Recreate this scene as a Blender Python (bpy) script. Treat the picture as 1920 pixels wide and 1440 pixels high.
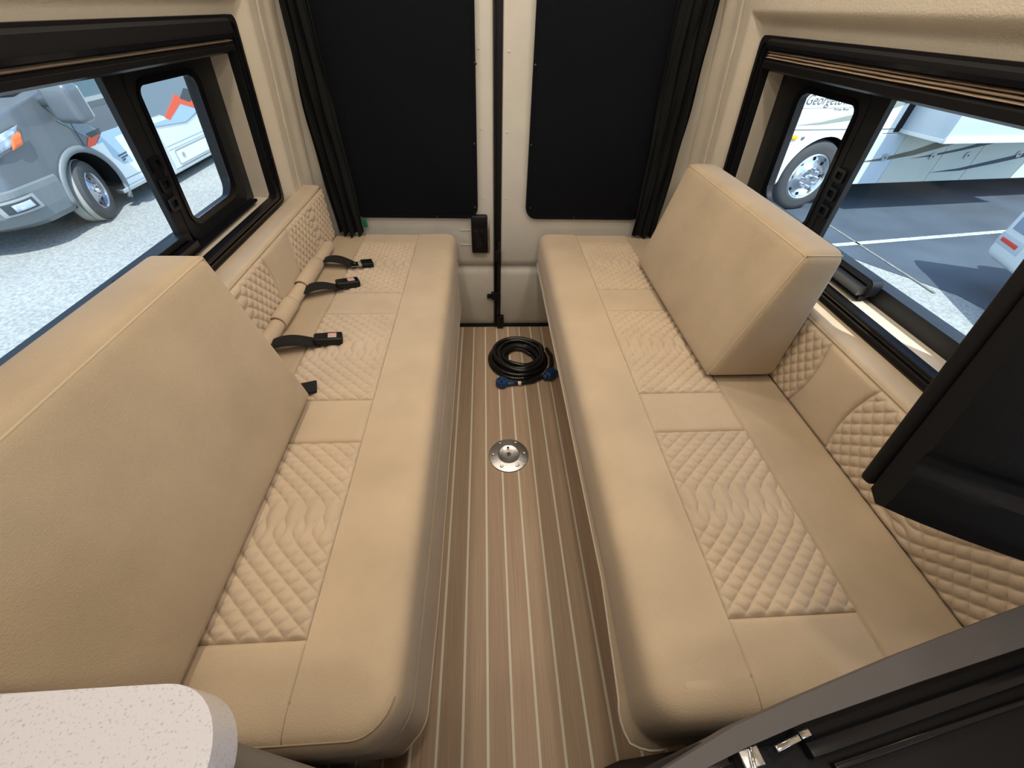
import bpy, bmesh, math, random
import numpy as np
from mathutils import Vector, Matrix
random.seed(7)
for o in list(bpy.data.objects): bpy.data.objects.remove(o, do_unlink=True)
SC = bpy.context.scene
COL = SC.collection
PI = math.pi
def srgb(r, g, b):
    f = lambda c: (c/255/12.92) if c/255 <= .04045 else ((c/255+.055)/1.055)**2.4
    return (f(r), f(g), f(b), 1)

# ------------------------------------------------------------------ camera
cam = bpy.data.cameras.new('camera'); co = bpy.data.objects.new('camera', cam); COL.objects.link(co)
Yc = Vector((-54, -711, 727)).normalized()
Xc = Vector((12200, -200, 727)); Xc = (Xc - Yc*Xc.dot(Yc)).normalized()
Zc = Xc.cross(Yc)
R = Matrix((Xc, Yc, Zc))                                  # camera (right, down, forward) -> world
M = Matrix.Identity(4)
for i in range(3):
    M[i][0] = R[i][0]; M[i][1] = -R[i][1]; M[i][2] = -R[i][2]
M[0][3], M[1][3], M[2][3] = 0, 0, 1.3
co.matrix_world = M
cam.sensor_width = 36; cam.lens = 727/1920*36; cam.clip_start = .01; cam.clip_end = 300
SC.camera = co

# ------------------------------------------------------------------ world, sun, exposure
w = bpy.data.worlds.new('sky'); SC.world = w; w.use_nodes = True
nt = w.node_tree; nt.nodes.clear()
sky = nt.nodes.new('ShaderNodeTexSky'); sky.sky_type = 'NISHITA'; sky.sun_disc = False
sky.sun_elevation = math.radians(60); sky.sun_rotation = math.radians(150); sky.altitude = 200
bg = nt.nodes.new('ShaderNodeBackground'); bg.inputs[1].default_value = .44
wo = nt.nodes.new('ShaderNodeOutputWorld')
nt.links.new(sky.outputs[0], bg.inputs[0]); nt.links.new(bg.outputs[0], wo.inputs[0])
sd = bpy.data.lights.new('sun', 'SUN'); sd.energy = 6.6; sd.angle = math.radians(.6); sd.color = (1, .97, .92)
so = bpy.data.objects.new('sun', sd); COL.objects.link(so)
SUN = Vector((.27, -.56, 1.0)).normalized()
so.rotation_euler = SUN.to_track_quat('Z', 'Y').to_euler(); so.location = (3, -4, 9)
SC.view_settings.view_transform = 'Standard'; SC.view_settings.look = 'None'
SC.view_settings.exposure = 0.0; SC.view_settings.gamma = 1; SC.view_settings.use_curve_mapping = False
LAMP_W = 2.8                                               # each ceiling lamp of the van
LAMP_C = (1.0, .875, .735)

# ------------------------------------------------------------------ materials
MATS = {}
def mat(name, col, rough=.6, metal=0., bump=0., bscale=60., mottle=0., mscale=6., sheen=0., coat=0., spec=.5, emit=None, stretch=None, alpha=None):
    if name in MATS: return MATS[name]
    m = bpy.data.materials.new(name); m.use_nodes = True; MATS[name] = m
    n = m.node_tree; b = n.nodes['Principled BSDF']; L = n.links
    b.inputs['Base Color'].default_value = col
    b.inputs['Roughness'].default_value = rough; b.inputs['Metallic'].default_value = metal
    b.inputs['Specular IOR Level'].default_value = spec
    if sheen: b.inputs['Sheen Weight'].default_value = sheen; b.inputs['Sheen Roughness'].default_value = .5
    if coat: b.inputs['Coat Weight'].default_value = coat; b.inputs['Coat Roughness'].default_value = .08
    tc = n.nodes.new('ShaderNodeTexCoord'); mp = n.nodes.new('ShaderNodeMapping')
    L.new(tc.outputs['Object'], mp.inputs[0])
    if stretch: mp.inputs['Scale'].default_value = stretch
    if mottle:
        t = n.nodes.new('ShaderNodeTexNoise'); t.inputs['Scale'].default_value = mscale; t.inputs['Detail'].default_value = 5
        L.new(mp.outputs[0], t.inputs[0])
        r = n.nodes.new('ShaderNodeValToRGB')
        a = [c*(1-mottle) for c in col[:3]]+[1]; z = [min(1, c*(1+mottle)) for c in col[:3]]+[1]
        r.color_ramp.elements[0].position = .3; r.color_ramp.elements[1].position = .7
        r.color_ramp.elements[0].color = a; r.color_ramp.elements[1].color = z
        L.new(t.outputs[0], r.inputs[0]); L.new(r.outputs[0], b.inputs['Base Color'])
    if bump:
        t2 = n.nodes.new('ShaderNodeTexNoise'); t2.inputs['Scale'].default_value = bscale; t2.inputs['Detail'].default_value = 3
        L.new(mp.outputs[0], t2.inputs[0])
        bp = n.nodes.new('ShaderNodeBump'); bp.inputs['Strength'].default_value = bump; bp.inputs['Distance'].default_value = .002
        L.new(t2.outputs[0], bp.inputs['Height']); L.new(bp.outputs[0], b.inputs['Normal'])
    if emit:
        b.inputs['Emission Color'].default_value = emit[0]; b.inputs['Emission Strength'].default_value = emit[1]
    return m
FAB = mat('suede_beige', (.56, .445, .31, 1), .9, bump=.35, bscale=420, mottle=.07, mscale=7, sheen=.25, spec=.25)
FABQ = mat('suede_quilted', (.575, .46, .33, 1), .9, bump=.3, bscale=420, mottle=.06, mscale=9, sheen=.25, spec=.25)
FABB = mat('suede_tan_shaded', (.47, .37, .25, 1), .9, bump=.35, bscale=420, mottle=.08, mscale=7, sheen=.2, spec=.25)  # same suede, darker: shade on the wedge cushions put into the colour
PIPE = mat('seam_thread', (.50, .40, .27, 1), .8)
SEAM = mat('seam_stitch_dark', (.33, .25, .16, 1), .85)
CREAM = mat('cream_vinyl_wall', (.60, .54, .44, 1), .75, bump=.5, bscale=260, mottle=.03, mscale=12, spec=.3)
DOORM = mat('cream_door_panel', (.60, .58, .52, 1), .55, bump=.25, bscale=160, mottle=.03, mscale=10, spec=.4)
BLK = mat('black_plastic', (.006, .006, .007, 1), .42, spec=.3, bump=.1, bscale=300)
BLKM = mat('black_matte', (.006, .006, .007, 1), .65, spec=.25, bump=.15, bscale=300)
BLKG = mat('black_gloss', (.006, .006, .008, 1), .22, coat=.2, spec=.3)
FRAME = mat('window_frame_black', (.009, .010, .012, 1), .45, spec=.35, bump=.1, bscale=240)
SHADE = mat('black_shade_fabric', (.005, .006, .009, 1), .95, bump=.7, bscale=520, mottle=.25, mscale=200, sheen=.02, spec=.12)
CURT = mat('black_curtain_cloth', (.004, .005, .005, 1), .85, bump=.4, bscale=150, sheen=.04, spec=.2)
BELT = mat('black_webbing', (.004, .004, .004, 1), .85, bump=.8, bscale=600)
CHROME = mat('chrome', (.75, .76, .78, 1), .12, 1)
STEEL = mat('brushed_steel', (.55, .55, .55, 1), .32, 1, bump=.3, bscale=120)
ALU = mat('silver_trim', (.62, .64, .66, 1), .28, 1)
CAULK = mat('white_caulk', (.78, .73, .60, 1), .6)
SPECK = None
GREYP = mat('grey_edge_laminate', (.085, .078, .078, 1), .65, bump=.2, bscale=500)
GREYT = mat('taupe_laminate', (.13, .115, .095, 1), .6)
BLUE = mat('blue_plastic', (.012, .05, .16, 1), .35)
RUB = mat('black_rubber', (.008, .008, .009, 1), .28, coat=.15)
WHT = mat('white_print', (.8, .8, .8, 1), .6)
PLEAT = mat('cream_blind_fabric', (.60, .48, .36, 1), .85)
GREEN = mat('green_tag', (.01, .18, .12, 1), .6)
REDW = mat('red_release', (.75, .35, .28, 1), .5)

def wood_mat(i):
    k = random.uniform(.9, 1.08); g = random.uniform(-.012, .012)
    m = bpy.data.materials.new('teak_plank'); m.use_nodes = True
    n = m.node_tree; b = n.nodes['Principled BSDF']; L = n.links
    tc = n.nodes.new('ShaderNodeTexCoord'); mp = n.nodes.new('ShaderNodeMapping'); L.new(tc.outputs['Object'], mp.inputs[0])
    mp.inputs['Scale'].default_value = (150, 2.2, 1); mp.inputs['Location'].default_value = (i*3.1, i*1.7, 0)
    t = n.nodes.new('ShaderNodeTexNoise'); t.inputs['Scale'].default_value = 1.6; t.inputs['Detail'].default_value = 6; t.inputs['Roughness'].default_value = .65
    L.new(mp.outputs[0], t.inputs[0])
    mp2 = n.nodes.new('ShaderNodeMapping'); L.new(tc.outputs['Object'], mp2.inputs[0]); mp2.inputs['Scale'].default_value = (14, .8, 1); mp2.inputs['Location'].default_value = (i*5.3, i, 0)
    t2 = n.nodes.new('ShaderNodeTexNoise'); t2.inputs['Scale'].default_value = 1.5; t2.inputs['Detail'].default_value = 3; L.new(mp2.outputs[0], t2.inputs[0])
    mx = n.nodes.new('ShaderNodeMath'); mx.operation = 'MULTIPLY_ADD'; mx.inputs[1].default_value = .55
    s2 = n.nodes.new('ShaderNodeMath'); s2.operation = 'MULTIPLY'; s2.inputs[1].default_value = .4
    L.new(t.outputs[0], mx.inputs[0]); L.new(t2.outputs[0], s2.inputs[0]); L.new(s2.outputs[0], mx.inputs[2])
    r = n.nodes.new('ShaderNodeValToRGB'); r.color_ramp.elements[0].position = .36; r.color_ramp.elements[1].position = .64
    r.color_ramp.elements[0].color = (.41*k, (.295+g)*k, .195*k, 1); r.color_ramp.elements[1].color = (.56*k, (.42+g)*k, .29*k, 1)
    L.new(mx.outputs[0], r.inputs[0]); L.new(r.outputs[0], b.inputs['Base Color'])
    b.inputs['Roughness'].default_value = .5; b.inputs['Specular IOR Level'].default_value = .35
    bp = n.nodes.new('ShaderNodeBump'); bp.inputs['Strength'].default_value = .12; bp.inputs['Distance'].default_value = .001
    L.new(t.outputs[0], bp.inputs['Height']); L.new(bp.outputs[0], b.inputs['Normal'])
    return m
WOODS = [wood_mat(i) for i in range(5)]

def speck_mat():
    m = bpy.data.materials.new('speckled_solid_surface'); m.use_nodes = True
    n = m.node_tree; b = n.nodes['Principled BSDF']; L = n.links
    tc = n.nodes.new('ShaderNodeTexCoord')
    v = n.nodes.new('ShaderNodeTexNoise'); v.inputs['Scale'].default_value = 420; v.inputs['Detail'].default_value = 3; L.new(tc.outputs['Object'], v.inputs[0])
    r = n.nodes.new('ShaderNodeValToRGB'); r.color_ramp.elements[0].position = .30; r.color_ramp.elements[1].position = .42
    r.color_ramp.elements[0].color = (.46, .45, .47, 1); r.color_ramp.elements[1].color = (.64, .64, .69, 1)
    L.new(v.outputs[0], r.inputs[0]); L.new(r.outputs[0], b.inputs['Base Color'])
    b.inputs['Roughness'].default_value = .22; b.inputs['Coat Weight'].default_value = .3
    return m
SPECK = speck_mat()

def glass_mat(name, tint):
    m = bpy.data.materials.new(name); m.use_nodes = True; n = m.node_tree; n.nodes.clear(); L = n.links
    o = n.nodes.new('ShaderNodeOutputMaterial'); mix = n.nodes.new('ShaderNodeMixShader')
    t = n.nodes.new('ShaderNodeBsdfTransparent'); t.inputs[0].default_value = tint
    g = n.nodes.new('ShaderNodeBsdfGlossy'); g.inputs['Roughness'].default_value = .02
    lw = n.nodes.new('ShaderNodeLayerWeight'); lw.inputs[0].default_value = .5
    pw = n.nodes.new('ShaderNodeMath'); pw.operation = 'POWER'; pw.inputs[1].default_value = 5; L.new(lw.outputs['Facing'], pw.inputs[0])
    f = n.nodes.new('ShaderNodeMath'); f.operation = 'MULTIPLY_ADD'; f.inputs[1].default_value = .6; f.inputs[2].default_value = .025; L.new(pw.outputs[0], f.inputs[0])
    L.new(f.outputs[0], mix.inputs[0]); L.new(t.outputs[0], mix.inputs[1]); L.new(g.outputs[0], mix.inputs[2]); L.new(mix.outputs[0], o.inputs[0])
    return m
GLASS = glass_mat('tinted_glass', (.90, .95, .96, 1))

# ------------------------------------------------------------------ mesh helpers
def link(name, me, m=None, parent=None, smooth=False, wn=False):
    o = bpy.data.objects.new(name, me); COL.objects.link(o)
    if m is not None: me.materials.append(m)
    if smooth:
        me.polygons.foreach_set('use_smooth', [True]*len(me.polygons))
    if parent is not None: o.parent = parent
    return o
def mesh(name, vs, fs, m=None, parent=None, smooth=False, recalc=True):
    me = bpy.data.meshes.new(name); me.from_pydata([tuple(map(float, v)) for v in vs], [], fs); me.update()
    if recalc:
        bm = bmesh.new(); bm.from_mesh(me); bmesh.ops.recalc_face_normals(bm, faces=bm.faces); bm.to_mesh(me); bm.free()
    return link(name, me, m, parent, smooth)
def frombm(name, bm, m=None, parent=None, smooth=False):
    me = bpy.data.meshes.new(name); bmesh.ops.recalc_face_normals(bm, faces=bm.faces); bm.to_mesh(me); bm.free()
    return link(name, me, m, parent, smooth)
def sharp(o, deg=35):
    me = o.data
    me.polygons.foreach_set('use_smooth', [True]*len(me.polygons))
    me.set_sharp_from_angle(angle=math.radians(deg)); return o
def empty(name, loc, label, cat, group=None, rz=0):
    o = bpy.data.objects.new(name, None); COL.objects.link(o); o.location = loc; o.rotation_euler = (0, 0, rz)
    o.empty_display_size = .05
    o['label'] = label; o['category'] = cat
    if group: o['group'] = group
    bpy.context.view_layer.update()
    return o
def tag(o, label, cat, group=None):
    o['label'] = label; o['category'] = cat
    if group: o['group'] = group
    return o
def structure(o, label=None):
    o['kind'] = 'structure'
    if label: o['label'] = label
    return o
def keep(o, parent):                                       # parent without moving
    o.parent = parent; o.matrix_parent_inverse = parent.matrix_basis.inverted(); return o
def bm_box(bm, lo, hi, bev=0., seg=2, mtx=None):
    r = bmesh.ops.create_cube(bm, size=1)
    c = [(a+b)/2 for a, b in zip(lo, hi)]; s = [abs(b-a) for a, b in zip(lo, hi)]
    for v in r['verts']:
        v.co = Vector((v.co.x*s[0]+c[0], v.co.y*s[1]+c[1], v.co.z*s[2]+c[2]))
    if bev:
        es = list({e for v in r['verts'] for e in v.link_edges})
        rr = bmesh.ops.bevel(bm, geom=es, offset=min(bev, min(s)*.49), segments=seg, affect='EDGES', profile=.5)
        vs = list({v for f in rr['faces'] for v in f.verts} | {v for v in r['verts'] if v.is_valid})
    else: vs = r['verts']
    if mtx: 
        for v in vs: v.co = mtx @ v.co
    return vs
def box(name, lo, hi, m, parent=None, bev=.002, seg=2, mtx=None):
    bm = bmesh.new(); bm_box(bm, lo, hi, bev, seg)
    if mtx: bmesh.ops.transform(bm, matrix=mtx, verts=bm.verts)
    o = frombm(name, bm, m, None); sharp(o)
    if parent is not None: keep(o, parent)
    return o
def poly_prism(name, pts, h, m, parent=None, bev=0, axis='z', lo=0., mtx=None):
    """pts 2-D outline, extruded from lo to lo+h along axis; in-plane coords are the other two axes in xyz order"""
    bm = bmesh.new()
    def P3(a, b, c): return {'z': (a, b, c), 'y': (a, c, b), 'x': (c, a, b)}[axis]
    v0 = [bm.verts.new(P3(a, b, lo)) for a, b in pts]; v1 = [bm.verts.new(P3(a, b, lo+h)) for a, b in pts]
    n = len(pts); bm.faces.new(v0); bm.faces.new(v1)
    for i in range(n): bm.faces.new((v0[i], v0[(i+1) % n], v1[(i+1) % n], v1[i]))
    if bev:
        es = [e for e in bm.edges if (e.verts[0] in v0 and e.verts[1] in v0) or (e.verts[0] in v1 and e.verts[1] in v1)]
        bmesh.ops.bevel(bm, geom=es, offset=bev, segments=3, affect='EDGES', profile=.5)
    if mtx: bmesh.ops.transform(bm, matrix=mtx, verts=bm.verts)
    o = frombm(name, bm, m); sharp(o, 30)
    if parent is not None: keep(o, parent)
    return o
def rrect(x0, x1, y0, y1, r, n=6):
    rs = r if isinstance(r, (list, tuple)) else [r]*4       # corners: (x1,y1),(x0,y1),(x0,y0),(x1,y0)
    out = []
    for (cx, cy, a0), rr in zip(((x1, y1, 0), (x0, y1, PI/2), (x0, y0, PI), (x1, y0, 1.5*PI)), rs):
        sx = -1 if cx == x1 else 1; sy = -1 if cy == y1 else 1
        for k in range(n+1):
            a = a0 + PI/2*k/n
            out.append((cx+sx*rr+rr*math.cos(a), cy+sy*rr+rr*math.sin(a)))
    return out
def ring_prism(name, outer, inner, mp, lo, hi, m, parent=None, sm=True):
    """frame between two outlines of equal count, mapped by mp(a,b,depth)"""
    n = len(outer); vs = []; fs = []
    for d in (lo, hi):
        for L_ in (outer, inner):
            vs += [mp(a, b, d) for a, b in L_]
    for i in range(n):
        j = (i+1) % n
        fs += [(i, j, n+j, n+i), (2*n+i, 3*n+i, 3*n+j, 2*n+j), (i, 2*n+i, 2*n+j, j), (n+i, n+j, 3*n+j, 3*n+i)]
    o = mesh(name, vs, fs, m); sharp(o, 30)
    if parent is not None: keep(o, parent)
    return o
def tube(name, pts, r, m, parent=None, seg=8, closed=False, flat=1.0):
    pts = [Vector(p) for p in pts]; n = len(pts); vs = []; fs = []
    up = Vector((0, 0, 1)); prev = None
    for i, p in enumerate(pts):
        a = pts[i-1] if (i > 0 or closed) else p; b = pts[(i+1) % n] if (i < n-1 or closed) else p
        t = (b-a).normalized() if (b-a).length > 1e-9 else Vector((0, 1, 0))
        if prev is None:
            u = up.cross(t)
            if u.length < .05: u = Vector((1, 0, 0)).cross(t)
            u.normalize()
        else:
            u = (prev - t*prev.dot(t)).normalized()
        prev = u; v = t.cross(u)
        rr = r[i] if isinstance(r, (list, tuple)) else r
        for k in range(seg):
            c = 2*PI*k/seg
            vs.append(p + u*math.cos(c)*rr + v*math.sin(c)*rr*flat)
    m_ = n if closed else n-1
    for i in range(m_):
        for k in range(seg):
            i2 = (i+1) % n
            fs.append((i*seg+k, i*seg+(k+1) % seg, i2*seg+(k+1) % seg, i2*seg+k))
    if not closed:
        fs.append(tuple(range(seg))[::-1]); fs.append(tuple((n-1)*seg+k for k in range(seg)))
    o = mesh(name, vs, fs, m, smooth=True)
    if parent is not None: keep(o, parent)
    return o
def lathe(name, prof, m, parent=None, seg=32, mtx=None):
    """prof: (r, h) revolved about z"""
    vs = []; fs = []; n = len(prof)
    for k in range(seg):
        a = 2*PI*k/seg
        for r, h in prof: vs.append((r*math.cos(a), r*math.sin(a), h))
    for k in range(seg):
        k2 = (k+1) % seg
        for i in range(n-1): fs.append((k*n+i, k*n+i+1, k2*n+i+1, k2*n+i))
    bm = bmesh.new(); V = [bm.verts.new(v) for v in vs]
    for f in fs:
        try: bm.faces.new([V[i] for i in f])
        except ValueError: pass
    bmesh.ops.remove_doubles(bm, verts=bm.verts, dist=1e-6)
    if mtx: bmesh.ops.transform(bm, matrix=mtx, verts=bm.verts)
    o = frombm(name, bm, m); sharp(o, 40)
    if parent is not None: keep(o, parent)
    return o
def soft_box(name, half, r, mp, m, parent=None, n=8, arc=4, puff=0.):
    """rounded padded block; half extents, corner radius r; mp maps local (x,y,z) to world"""
    def axis(h):
        a = [-h + r*(1-math.cos(PI/2*k/arc))*1.0 for k in range(arc)]
        a = [-h + r*math.tan(PI/4*k/arc)*1.0 for k in range(arc)]
        inner = [-h+r + (2*h-2*r)*k/n for k in range(n+1)]
        return a + inner + [-q for q in a[::-1]]
    A = [axis(h) for h in half]
    bm = bmesh.new(); cache = {}
    def V(q):
        k = tuple(round(c, 6) for c in q)
        if k in cache: return cache[k]
        c = [max(-(h-r), min(h-r, x)) for x, h in zip(q, half)]
        d = Vector([x-y for x, y in zip(q, c)])
        if d.length > 1e-9: p = Vector(c) + d.normalized()*r
        else: p = Vector(q)
        if puff:
            u = [x/h for x, h in zip(p, half)]
            for ax in range(3):
                o1, o2 = [i for i in range(3) if i != ax]
                wgt = max(0, 1-u[o1]**2)*max(0, 1-u[o2]**2)
                if abs(u[ax]) > .8: p[ax] += math.copysign(puff*wgt, u[ax])
        cache[k] = bm.verts.new(mp(p)); return cache[k]
    for ax in range(3):
        o1, o2 = [i for i in range(3) if i != ax]
        for s in (-1, 1):
            for i in range(len(A[o1])-1):
                for j in range(len(A[o2])-1):
                    q = []
                    for a, b in ((i, j), (i+1, j), (i+1, j+1), (i, j+1)):
                        c = [0, 0, 0]; c[ax] = s*half[ax]; c[o1] = A[o1][a]; c[o2] = A[o2][b]; q.append(V(c))
                    if len(set(q)) == 4:
                        try: bm.faces.new(q)
                        except ValueError: pass
    o = frombm(name, bm, m, smooth=True)
    if parent is not None: keep(o, parent)
    return o
def grid_patch(name, nu, nv, f, m, parent=None):
    vs = [f(i/nu, j/nv) for i in range(nu+1) for j in range(nv+1)]
    fs = [(i*(nv+1)+j, (i+1)*(nv+1)+j, (i+1)*(nv+1)+j+1, i*(nv+1)+j+1) for i in range(nu) for j in range(nv)]
    o = mesh(name, vs, fs, m, smooth=True, recalc=False)
    if parent is not None: keep(o, parent)
    return o

# quilting relief: two families of stitched lines, diagonal, turning to S-waves at mid panel
QD = .0372
def q_phase(t):
    return 1.17*(t - .042*math.tanh(t/.029)) + .007*math.exp(-(t/.030)**2)
def q_h(s, t):
    m_ = q_phase(t)
    a = abs(math.sin(PI*(s-m_)/QD)); b = abs(math.sin(PI*(s+m_)/QD))
    return (min(1, (a+.02))**.42)*(min(1, (b+.02))**.42)
def quilt(name, org, es, et, en, ls, lt, ns, ntt, parent, m=FABQ, amp=.0085, bow0=0., bow1=0., ph=0.):
    org, es, et, en = map(Vector, (org, es, et, en))
    flip = es.cross(et).dot(en) < 0
    def f(i, j):
        u, v = i, j
        if flip: v = 1-v
        s = (u-.5)*ls
        b0 = bow0*math.sin(PI*u); b1 = bow1*math.sin(PI*u)
        t = -lt/2 - b0 + (lt+b0+b1)*v
        ed = min(u*ls, (1-u)*ls, v*lt, (1-v)*lt)
        e = min(1, ed/.006)**.5
        h = amp*q_h(s+ph, t)*min(1, ed/.014)**.6 + .0028*e - .003*(1-e) + .003*math.sin(PI*u)*math.sin(PI*v)
        return org + es*(s+ls/2) + et*(t+lt/2) + en*h
    return grid_patch(name, ns, ntt, f, m, parent)
def pad(name, org, es, et, en, ls, lt, parent, m=FAB, amp=.004, ns=16, ntt=16, bow0=0., bow1=0., open0=False):
    org, es, et, en = map(Vector, (org, es, et, en))
    flip = es.cross(et).dot(en) < 0
    A = lambda n: [0, .02, .05, .1]+[.1+.8*k/n for k in range(1, n)]+[.9, .95, .98, 1]
    U, W_ = A(ns), A(ntt)
    vs = []
    for u in U:
        for v in W_:
            if flip: v = 1-v
            ed = min(u*ls, (1-u)*ls, 1 if open0 else v*lt, (1-v)*lt); e = min(1, ed/.006)**.5
            b0 = bow0*math.sin(PI*u); b1 = bow1*math.sin(PI*u)
            t = -b0 + (lt+b0+b1)*v
            h = .0045*e-.003*(1-e) + amp*math.sin(PI*u)**.6*math.sin(PI*v)**.6
            vs.append(org + es*(u*ls) + et*t + en*h)
    nv = len(W_)
    fs = [(i*nv+j, (i+1)*nv+j, (i+1)*nv+j+1, i*nv+j+1) for i in range(len(U)-1) for j in range(nv-1)]
    o = mesh(name, vs, fs, m, smooth=True, recalc=False)
    if parent is not None: keep(o, parent)
    return o

# ================================================================== STRUCTURE
AX = .075                                                  # centre line of the van
def wo_(z):                                                # wall half width (tumblehome)
    pts = [(0, .86), (.5, .86), (.76, .845), (1.26, .80), (1.6, .75), (1.8, .66), (1.9, .55)]
    for (a, b), (c, d) in zip(pts, pts[1:]):
        if z <= c: return b+(d-b)*(z-a)/(c-a)
    return pts[-1][1]
def glo(z): return .925-(z-.8)*.1                          # glass half width
def sm(x, a, b):
    t = max(0, min(1, (x-a)/(b-a))); return t*t*(3-2*t)
WY0, WY1, WZ0, WZ1 = .43, 1.492, .787, 1.192               # clear opening in the lining
def lining(z, y):
    """how far the lining panel stands proud of the recessed window field"""
    k = max(sm(y, 1.605, 1.65), sm(z, 1.275, 1.315), 1-sm(y, .24, .30))
    d = .028*k
    d += .018*sm(y, 1.745, 1.80) * 1.2
    d -= .006*math.exp(-((y-(1.70+.02*(z-.8)))/.0035)**2)
    return d
def wall(side, name, doorway):
    ys = sorted(set([-1.8+.1*k for k in range(20)] + [.2+.02*k for k in range(82)] + [WY0, WY1] + [1.60+.005*k for k in range(45)]))
    ys = [y for y in ys if y <= 1.822]
    ys = sorted(set(round(y, 4) for y in ys))
    zs = sorted(set(round(z, 4) for z in [0, .1, .3, .5, .6, .7] + [.76+.02*k for k in range(36)] + [WZ0, WZ1] + [1.27+.005*k for k in range(11)] + [1.6, 1.7, 1.8, 1.85, 1.9]))
    vs = []; idx = {}; fs = []
    for i, y in enumerate(ys):
        for j, z in enumerate(zs):
            idx[i, j] = len(vs); vs.append((AX+side*(wo_(z)-lining(z, y)), y, z))
    for i in range(len(ys)-1):
        for j in range(len(zs)-1):
            yc, zc = (ys[i]+ys[i+1])/2, (zs[j]+zs[j+1])/2
            if WY0 < yc < WY1 and WZ0 < zc < WZ1: continue
            if doorway and -1.45 < yc < -.45 and .02 < zc < 1.75: continue
            fs.append((idx[i, j], idx[i+1, j], idx[i+1, j+1], idx[i, j+1]))
    # reveal of the window opening, out to the window frame
    path = [(WY0, WZ0), (WY1, WZ0), (WY1, WZ1), (WY0, WZ1)]
    b = len(vs)
    for y, z in path: vs.append((AX+side*wo_(z), y, z)); vs.append((AX+side*(glo(z)+.01), y, z))
    for k in range(4):
        a, c = b+2*k, b+2*((k+1) % 4); fs.append((a, c, c+1, a+1))
    # outer skin
    b = len(vs)
    o1 = [(-1.8, -.2), (1.9, -.2), (1.9, WZ0-.06), (-1.8, WZ0-.06)]
    def sk(y, z): vs.append((AX+side*(max(wo_(max(z, 0))+.06, glo(z)+.035 if .6 < z < 1.4 else 0)), y, z))
    for (ya, yb, za, zb) in ((-1.8, -1.45, -.2, 2), (-1.45, -.45, 1.75, 2), (-.45, 1.9, -.2, .74), (-.45, .38, .74, 1.24), (1.54, 1.9, .74, 1.24), (-.45, 1.9, 1.24, 2)) if doorway else ((-1.8, 1.9, -.2, .74), (-1.8, .38, .74, 1.24), (1.54, 1.9, .74, 1.24), (-1.8, 1.9, 1.24, 2)):
        c = len(vs)
        sk(ya, za); sk(yb, za); sk(yb, zb); sk(ya, zb); fs.append((c, c+1, c+2, c+3))
    o = mesh(name, vs, fs, CREAM, recalc=False); sharp(o, 50)
    return structure(o)
wall_left = wall(-1, 'wall_left', False)
wall_right = wall(1, 'wall_right', True)
ceiling = structure(box('ceiling', (AX-.9, -1.85, 1.88), (AX+.9, 1.9, 1.98), CREAM))
structure(box('wall_front', (AX-.95, -1.86, 0), (AX+.95, -1.80, 1.9), CREAM))

# floor: base, planks and caulk strips
floor = structure(box('floor', (AX-.92, -1.8, -.10), (AX+.92, 1.9, -.012), BLKM, bev=0))
S0, SP = -.0165, .06265                                    # a caulk line and the spacing
k0 = -13
for k in range(k0, 16):
    x = S0+k*SP
    if x > AX-.86 and x+SP < AX+.86:
        p = box('plank', (x+.0035, -1.8, -.012), (x+SP-.0035, 1.80, random.uniform(-.0004, .0006)), WOODS[k % 5], floor, bev=.0006, seg=1)
        box('caulk_strip', (x-.0035, -1.8, -.012), (x+.0035, 1.80, -.0008), CAULK, floor, bev=0)
structure(box('trim_1', (AX-.86, 1.795, -.01), (AX+.86, 1.83, .012), BLK), 'black threshold strip at the foot of the rear doors')

# rear doors
def door(name, x0, x1, side):
    prof = [(1.822, -.02), (1.812, .02), (1.80, .06), (1.797, .20), (1.80, .315), (1.806, .338), (1.818, .352), (1.819, .362), (1.806, .374), (1.801, .40), (1.80, .56), (1.80, 1.88)]
    xs = [x0, x0+.004]+[x0+(x1-x0)*k/8 for k in range(1, 8)]+[x1-.004, x1]
    vs = []; fs = []
    for i, x in enumerate(xs):
        dy = .006 if i in (0, len(xs)-1) else 0
        for y, z in prof: vs.append((x, y+dy, z))
    n = len(prof)
    for i in range(len(xs)-1):
        for j in range(n-1): fs.append((i*n+j, (i+1)*n+j, (i+1)*n+j+1, i*n+j+1))
    b = len(vs)
    vs += [(x0, 1.9, -.05), (x1, 1.9, -.05), (x1, 1.9, 1.9), (x0, 1.9, 1.9)]; fs.append((b, b+1, b+2, b+3))
    for k in (0, len(xs)-1):
        c = len(vs); xx = xs[k]
        vs += [(xx, 1.826, -.02), (xx, 1.9, -.02), (xx, 1.9, 1.88), (xx, 1.806, 1.88)]; fs.append((c, c+1, c+2, c+3))
    o = mesh(name, vs, fs, DOORM, recalc=False); sharp(o, 40); structure(o)
    return o
door_1 = door('door_1', AX-.86, .034, -1)
door_2 = door('door_2', .066, AX+.86, 1)
for (x, z) in ((-.019, 1.19), (-.017, .95), (-.014, .69)):
    lathe('rivet', [(0, .003), (.003, .0025), (.0045, 0)], DOORM, door_1, 10, Matrix.Translation((x, 1.8, z)) @ Matrix.Rotation(PI/2, 4, 'X'))
for (x, z) in ((.089, 1.185), (.087, .94), (.087, .69)):
    lathe('rivet', [(0, .003), (.003, .0025), (.0045, 0)], DOORM, door_2, 10, Matrix.Translation((x, 1.8, z)) @ Matrix.Rotation(PI/2, 4, 'X'))
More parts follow.
